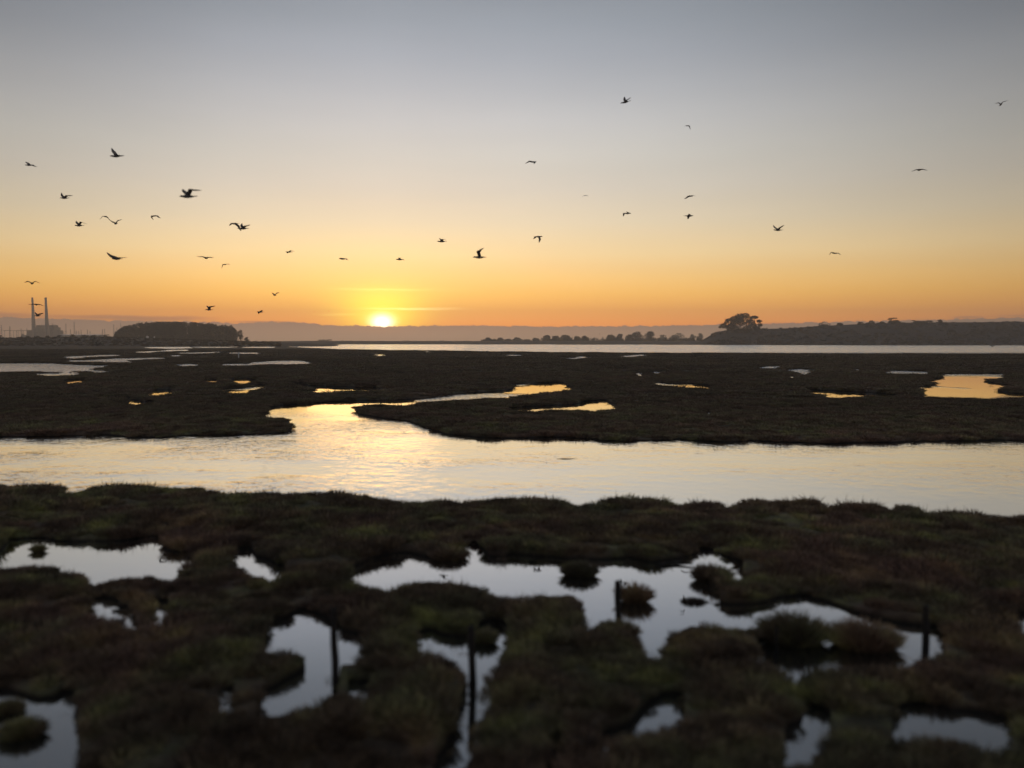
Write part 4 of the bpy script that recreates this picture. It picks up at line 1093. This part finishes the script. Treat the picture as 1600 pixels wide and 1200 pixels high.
# ------------------------------------------------------------------ birds
M_GULL = simple_mat('dark_plumage', (.12, .105, .095), .8, .25, 6)
def bird(cx, cy, L, face, A, B, label, tilt=0.0, name='seabird', grp='birds flying over the marsh', dmax=260, body_u=None):
    """L: visible body length in pixels, face -1 flies left, A far wing, B near wing: (wrist, tip) offsets seen in the photograph"""
    BODY, IN, OUT = 0.58, 0.26, 0.40
    tipd = max(math.hypot(*A[1]), math.hypot(*B[1]))
    s = max(L / BODY, tipd / (IN + OUT) * 1.01)      # pixels per metre
    D = 1250.0 / s
    if D > dmax: D = dmax; s = 1250.0 / D; sc_ = 1.0
    p = at(cx, cy, D)
    cosa = min(1.0, L / (BODY * s)); sina = math.sqrt(max(0, 1 - cosa * cosa))
    ray = Vector((p.x / p.y, 1.0, (p.z - CAMZ) / p.y))
    fw = Vector((face * cosa, 0, 0)) + Vector((ray.x, ray.y, 0)) * sina; fw.normalize()
    fw.z = -tilt; fw.normalize()
    side = Vector((0, 0, 1)).cross(fw).normalized(); up = fw.cross(side).normalized()
    v, f = [], []
    st = [(-.32, .030, .006, .012), (-.27, .055, .008, .010), (-.20, .022, .018, .004), (-.10, .045, .042, .0), (.02, .058, .055, -.004), (.12, .050, .050, .0), (.19, .032, .034, .008), (.235, .033, .036, .014), (.27, .024, .025, .012), (.285, .008, .010, .006), (.33, .003, .003, -.002)]
    n = 8
    for (x, ry, rz, oz) in st:
        for j in range(n):
            t = 2 * math.pi * j / n
            v.append(fw * x + side * (ry * math.cos(t)) + up * (oz + rz * math.sin(t)))
    for i in range(len(st) - 1):
        for j in range(n):
            j2 = (j + 1) % n; f.append((i * n + j, i * n + j2, (i + 1) * n + j2, (i + 1) * n + j))
    f.append(tuple(range(n))[::-1]); f.append(tuple((len(st) - 1) * n + j for j in range(n)))
    for wing, dep in ((A, 1.0), (B, -1.0)):
        pts = [Vector((0, 0, 0))]
        prev = (0, 0)
        for (q_, seg) in ((wing[0], IN), (wing[1], OUT)):
            lx, lz = (q_[0] - prev[0]) / s, -(q_[1] - prev[1]) / s
            lat = math.hypot(lx, lz)
            yy = math.sqrt(max(0.0004, seg * seg - lat * lat)) * dep
            # wings are held out sideways: keep the depth smaller when the bird is seen end on
            yy *= (0.35 + 0.65 * cosa)
            pts.append(pts[-1] + Vector((lx, 0, lz)) + ray * yy); prev = q_
        root_ = up * .03
        sp = [(pts[0] * .9 + root_ + side * 0, .15, .020), (pts[0] * .5 + pts[1] * .5 + root_, .15, .016), (pts[1] + root_ * .6, .15, .012),
              (pts[1] * .6 + pts[2] * .4, .12, .009), (pts[1] * .25 + pts[2] * .75, .075, .006), (pts[2], .02, .003)]
        sweep = [0.0, .03, .05, .01, -.05, -.10]
        b0 = len(v)
        thick = 1.3 if cosa > .6 else 2.4
        for (c, ch, th), sw in zip(sp, sweep):
            th *= thick
            sd_ = (pts[2] - pts[0]).normalized()
            cd = (fw - sd_ * fw.dot(sd_)); cd = cd.normalized() if cd.length > .15 else fw
            nn = sd_.cross(cd).normalized()
            base_ = c + cd * sw * .5
            v += [base_ + cd * ch * .5, base_ + nn * th, base_ - cd * ch * .5, base_ - nn * th]
        for i in range(len(sp) - 1):
            for j in range(4):
                j2 = (j + 1) % 4; f.append((b0 + i * 4 + j, b0 + i * 4 + j2, b0 + i * 4 + 4 + j2, b0 + i * 4 + 4 + j))
        f.append((b0, b0 + 1, b0 + 2, b0 + 3)); e = b0 + (len(sp) - 1) * 4; f.append((e + 3, e + 2, e + 1, e))
    me = bpy.data.meshes.new(name); me.from_pydata([tuple(q_) for q_ in v], [], f); me.update()
    me.polygons.foreach_set('use_smooth', [True] * len(me.polygons))
    bm = bmesh.new(); bm.from_mesh(me); bmesh.ops.recalc_face_normals(bm, faces=bm.faces); bm.to_mesh(me); bm.free()
    o = link_mesh(name, me, M_GULL, None, p); tag(o, label, 'bird', grp)
    return o

BIRDS = [
 (46, 258, 13, -1, [(-2, -3), (-7, -5)], [(4, 0), (11, 3)], 'small bird at the upper left edge gliding left with one wing dipped'),
 (182, 244, 19, -1, [(-3, -6), (-9, -12)], [(4, -1), (11, -1)], 'bird at upper left with one wing raised straight up'),
 (101, 309.5, 14, -1, [(-3, -3), (-6, -8)], [(4, -3), (12, -4.5)], 'bird left of the large bird with wings raised, above the left group'),
 (124, 352.5, 14, -1, [(-3, -4), (-6, -7)], [(3, -5), (11, -3)], 'bird with bent raised wings, lower left of the overlapping pair'),
 (165, 338.5, 5, -1, [(-5, 0), (-9, 4)], [(4, 2), (6, 6)], 'left bird of the touching pair, wings bowed down'),
 (181, 349.5, 6, -1, [(-6, -3), (-12, -8)], [(3, -4), (10, -7)], 'right bird of the touching pair, wings raised in a wide V'),
 (294, 307, 26, -1, [(-3, -6), (-11, -11)], [(5, -9), (19, -10.5)], 'largest bird, upper left of the sun, wings raised high'),
 (241, 337.5, 10, -1, [(-4, 2), (-2, 6)], [(5, 0), (9, 4)], 'small bird below left of the largest bird with wings curved down'),
 (367, 349.5, 13, -1, [(-4, 0), (-10, 3)], [(6, 4), (9, 12)], 'dark bird of the overlapping close pair, wings swept down'),
 (380, 357, 17, -1, [(-2, -4), (-3, -8)], [(4, -3), (10, -6)], 'bird of the overlapping close pair with raised wings, lower right one'),
 (321.7, 403.4, 5, 1, [(-6, -2), (-14, -3)], [(6, -1), (13, -1)], 'bird gliding with straight level wings below the close pair'),
 (352, 413.3, 7, -1, [(-4, 1), (-6, 6)], [(4, -1), (8, 1)], 'small bird with left wing hooked down, beside the level glider'),
 (452, 393.8, 11, -1, [(-2, 1), (-4, 2)], [(3, -2), (8, -1)], 'small compact bird right of the hooked wing bird'),
 (536, 404.5, 12, -1, [(-3, -1), (-6, 0)], [(4, 0), (8, 2)], 'flat dark bird above left of the sun'),
 (429.6, 461.5, 6, -1, [(-2, -2), (-5, -4)], [(3, -3), (7, -5)], 'small V winged bird low left of the sun'),
 (327, 484, 12, -1, [(-1, -4), (-5, -6)], [(2, -4), (9, -6.5)], 'low bird over the wood with wings swept up'),
 (407, 487.5, 11, -1, [(-2, 1), (-4, 3)], [(3, -2), (2, -3)], 'lowest small bird above the right end of the wood'),
 (625, 405.5, 12, -1, [(-1, -2), (1, -3)], [(3, 0), (7, 1)], 'small flat bird straight above the sun'),
 (690.5, 377.3, 14, -1, [(-1, -3), (-5, -5)], [(2, -3), (5, -3)], 'small bird with short raised wings right of the sun'),
 (749.5, 402, 20, -1, [(-2, -8), (5, -15)], [(-1, -7), (2, -13)], 'bird with both wings held straight up, right of the sun'),
 (841, 369.8, 13, 1, [(-5, 1), (-7, 4)], [(2, 4), (2, 9)], 'bird with one wing hanging straight down near the photo centre'),
 (977.5, 159.5, 15, -1, [(-1, -4), (-3, -8)], [(3, -3), (7, -7)], 'topmost bird, wings raised, right of centre', .25),
 (1074.5, 196.5, 5, -1, [(-3, 0), (-6, 2)], [(3, 1), (4, 6)], 'hook shaped bird below right of the topmost bird'),
 (832, 253, 12, 1, [(-5, -1), (-11, 3)], [(3, 1), (3, 3)], 'arched bird high in the middle of the sky'),
 (914.3, 305.6, 3, -1, [(-3, .5), (-5, 2.5)], [(3, 0), (5.5, 1)], 'very small thin arched bird between the two middle groups'),
 (979.5, 333.5, 12, 1, [(-5, 0), (-5, 5)], [(2, -1), (0, -3)], 'bird with left wing bent down right of centre'),
 (1078.5, 306.5, 9, 1, [(-4, 1), (-9, 5)], [(5, -1), (9, 0)], 'slender crescent shaped bird above another small bird'),
 (1076, 337.3, 14, 1, [(-1, 2), (0, 5)], [(1, -2), (1, -3)], 'small bird with wing straight below it, under the crescent bird'),
 (1563.6, 163.8, 4, -1, [(-3, -3), (-8.5, -2)], [(3, -4), (10.5, -6.5)], 'bird in the upper right corner with wings in a tick shape'),
 (1437.3, 265.5, 6, -1, [(-6, 0), (-13.5, 2.5)], [(6, -.5), (12, .8)], 'bird at far right gliding on flat outstretched wings'),
 (1216, 359.5, 14, -1, [(-4, -3), (-9, -7.5)], [(3, -3), (8, -8)], 'bird at right with both wings raised in a V'),
 (1305, 395.8, 10, -1, [(-6, -1), (-10, 2.5)], [(5, 0), (9, 2.5)], 'bird at lower right with gently drooped wings'),
 (50.2, 443.2, 6, -1, [(-7, -3.5), (-12, -1.5)], [(5, -3.5), (13, -.5)], 'bird with M shaped wings above the smokestacks'),
 (183, 404.5, 17, -1, [(-8, -4), (-17, -9)], [(6, -1.5), (15, -2.7)], 'large bird at left with long wing slanting up, above the wood'),
 (57, 476.2, 5, -1, [(-6, -.6), (-13, -.8)], [(6, 0), (12, 1.8)], 'bird gliding level across the left smokestack'),
 (59, 493.5, 10, -1, [(-2, -3), (-5, -5.5)], [(3, -2), (9, -5)], 'bird flying between the two smokestacks'),
 (1551, 541.2, 5, -1, [(-2, -1), (-5, -2)], [(2, -1), (4, -2)], 'bird skimming the far reach near the right edge'),
 (490, 486.5, 1.3, -1, [(-.6, -.3), (-1.2, .2)], [(.6, -.3), (1.2, .3)], 'left of two speck like far birds beside the sun'),
 (514, 486.2, 1.6, -1, [(-.6, -.4), (-1.3, -.1)], [(.7, -.3), (1.3, 0)], 'right of two speck like far birds beside the sun'),
 (835, 312, 1.4, 1, [(-.7, -.2), (-1.4, .2)], [(.6, -.2), (1.2, 0)], 'speck of a bird in the empty sky at the middle'),
 (937, 522, 1.5, 1, [(-.6, -.3), (-1.0, 0)], [(.6, -.3), (1.0, .2)], 'speck of a bird low over the far shore trees'),
]
for b_ in BIRDS:
    cx, cy, L, face, A, B, lab = b_[:7]
    bird(cx, cy, L, face, A, B, lab, b_[7] if len(b_) > 7 else 0.0, dmax=900 if L < 2 else 260)

# ------------------------------------------------------------------ air
hz = bpy.data.materials.new('thin_evening_haze'); hz.use_nodes = True
t = hz.node_tree
t.nodes.remove(t.nodes['Principled BSDF'])
pv = t.nodes.new('ShaderNodeVolumePrincipled')
pv.inputs['Color'].default_value = (1.0, .90, .80, 1)
pv.inputs['Density'].default_value = 0.00025
pv.inputs['Anisotropy'].default_value = 0.55
t.links.new(pv.outputs[0], t.nodes['Material Output'].inputs['Volume'])
mb = MB(); mb.box((0, 2100, 84.25), (8800, 4500, 171.5))
tag(mb.build('haze', hz), 'thin pale evening haze over the estuary', 'haze', kind='stuff')
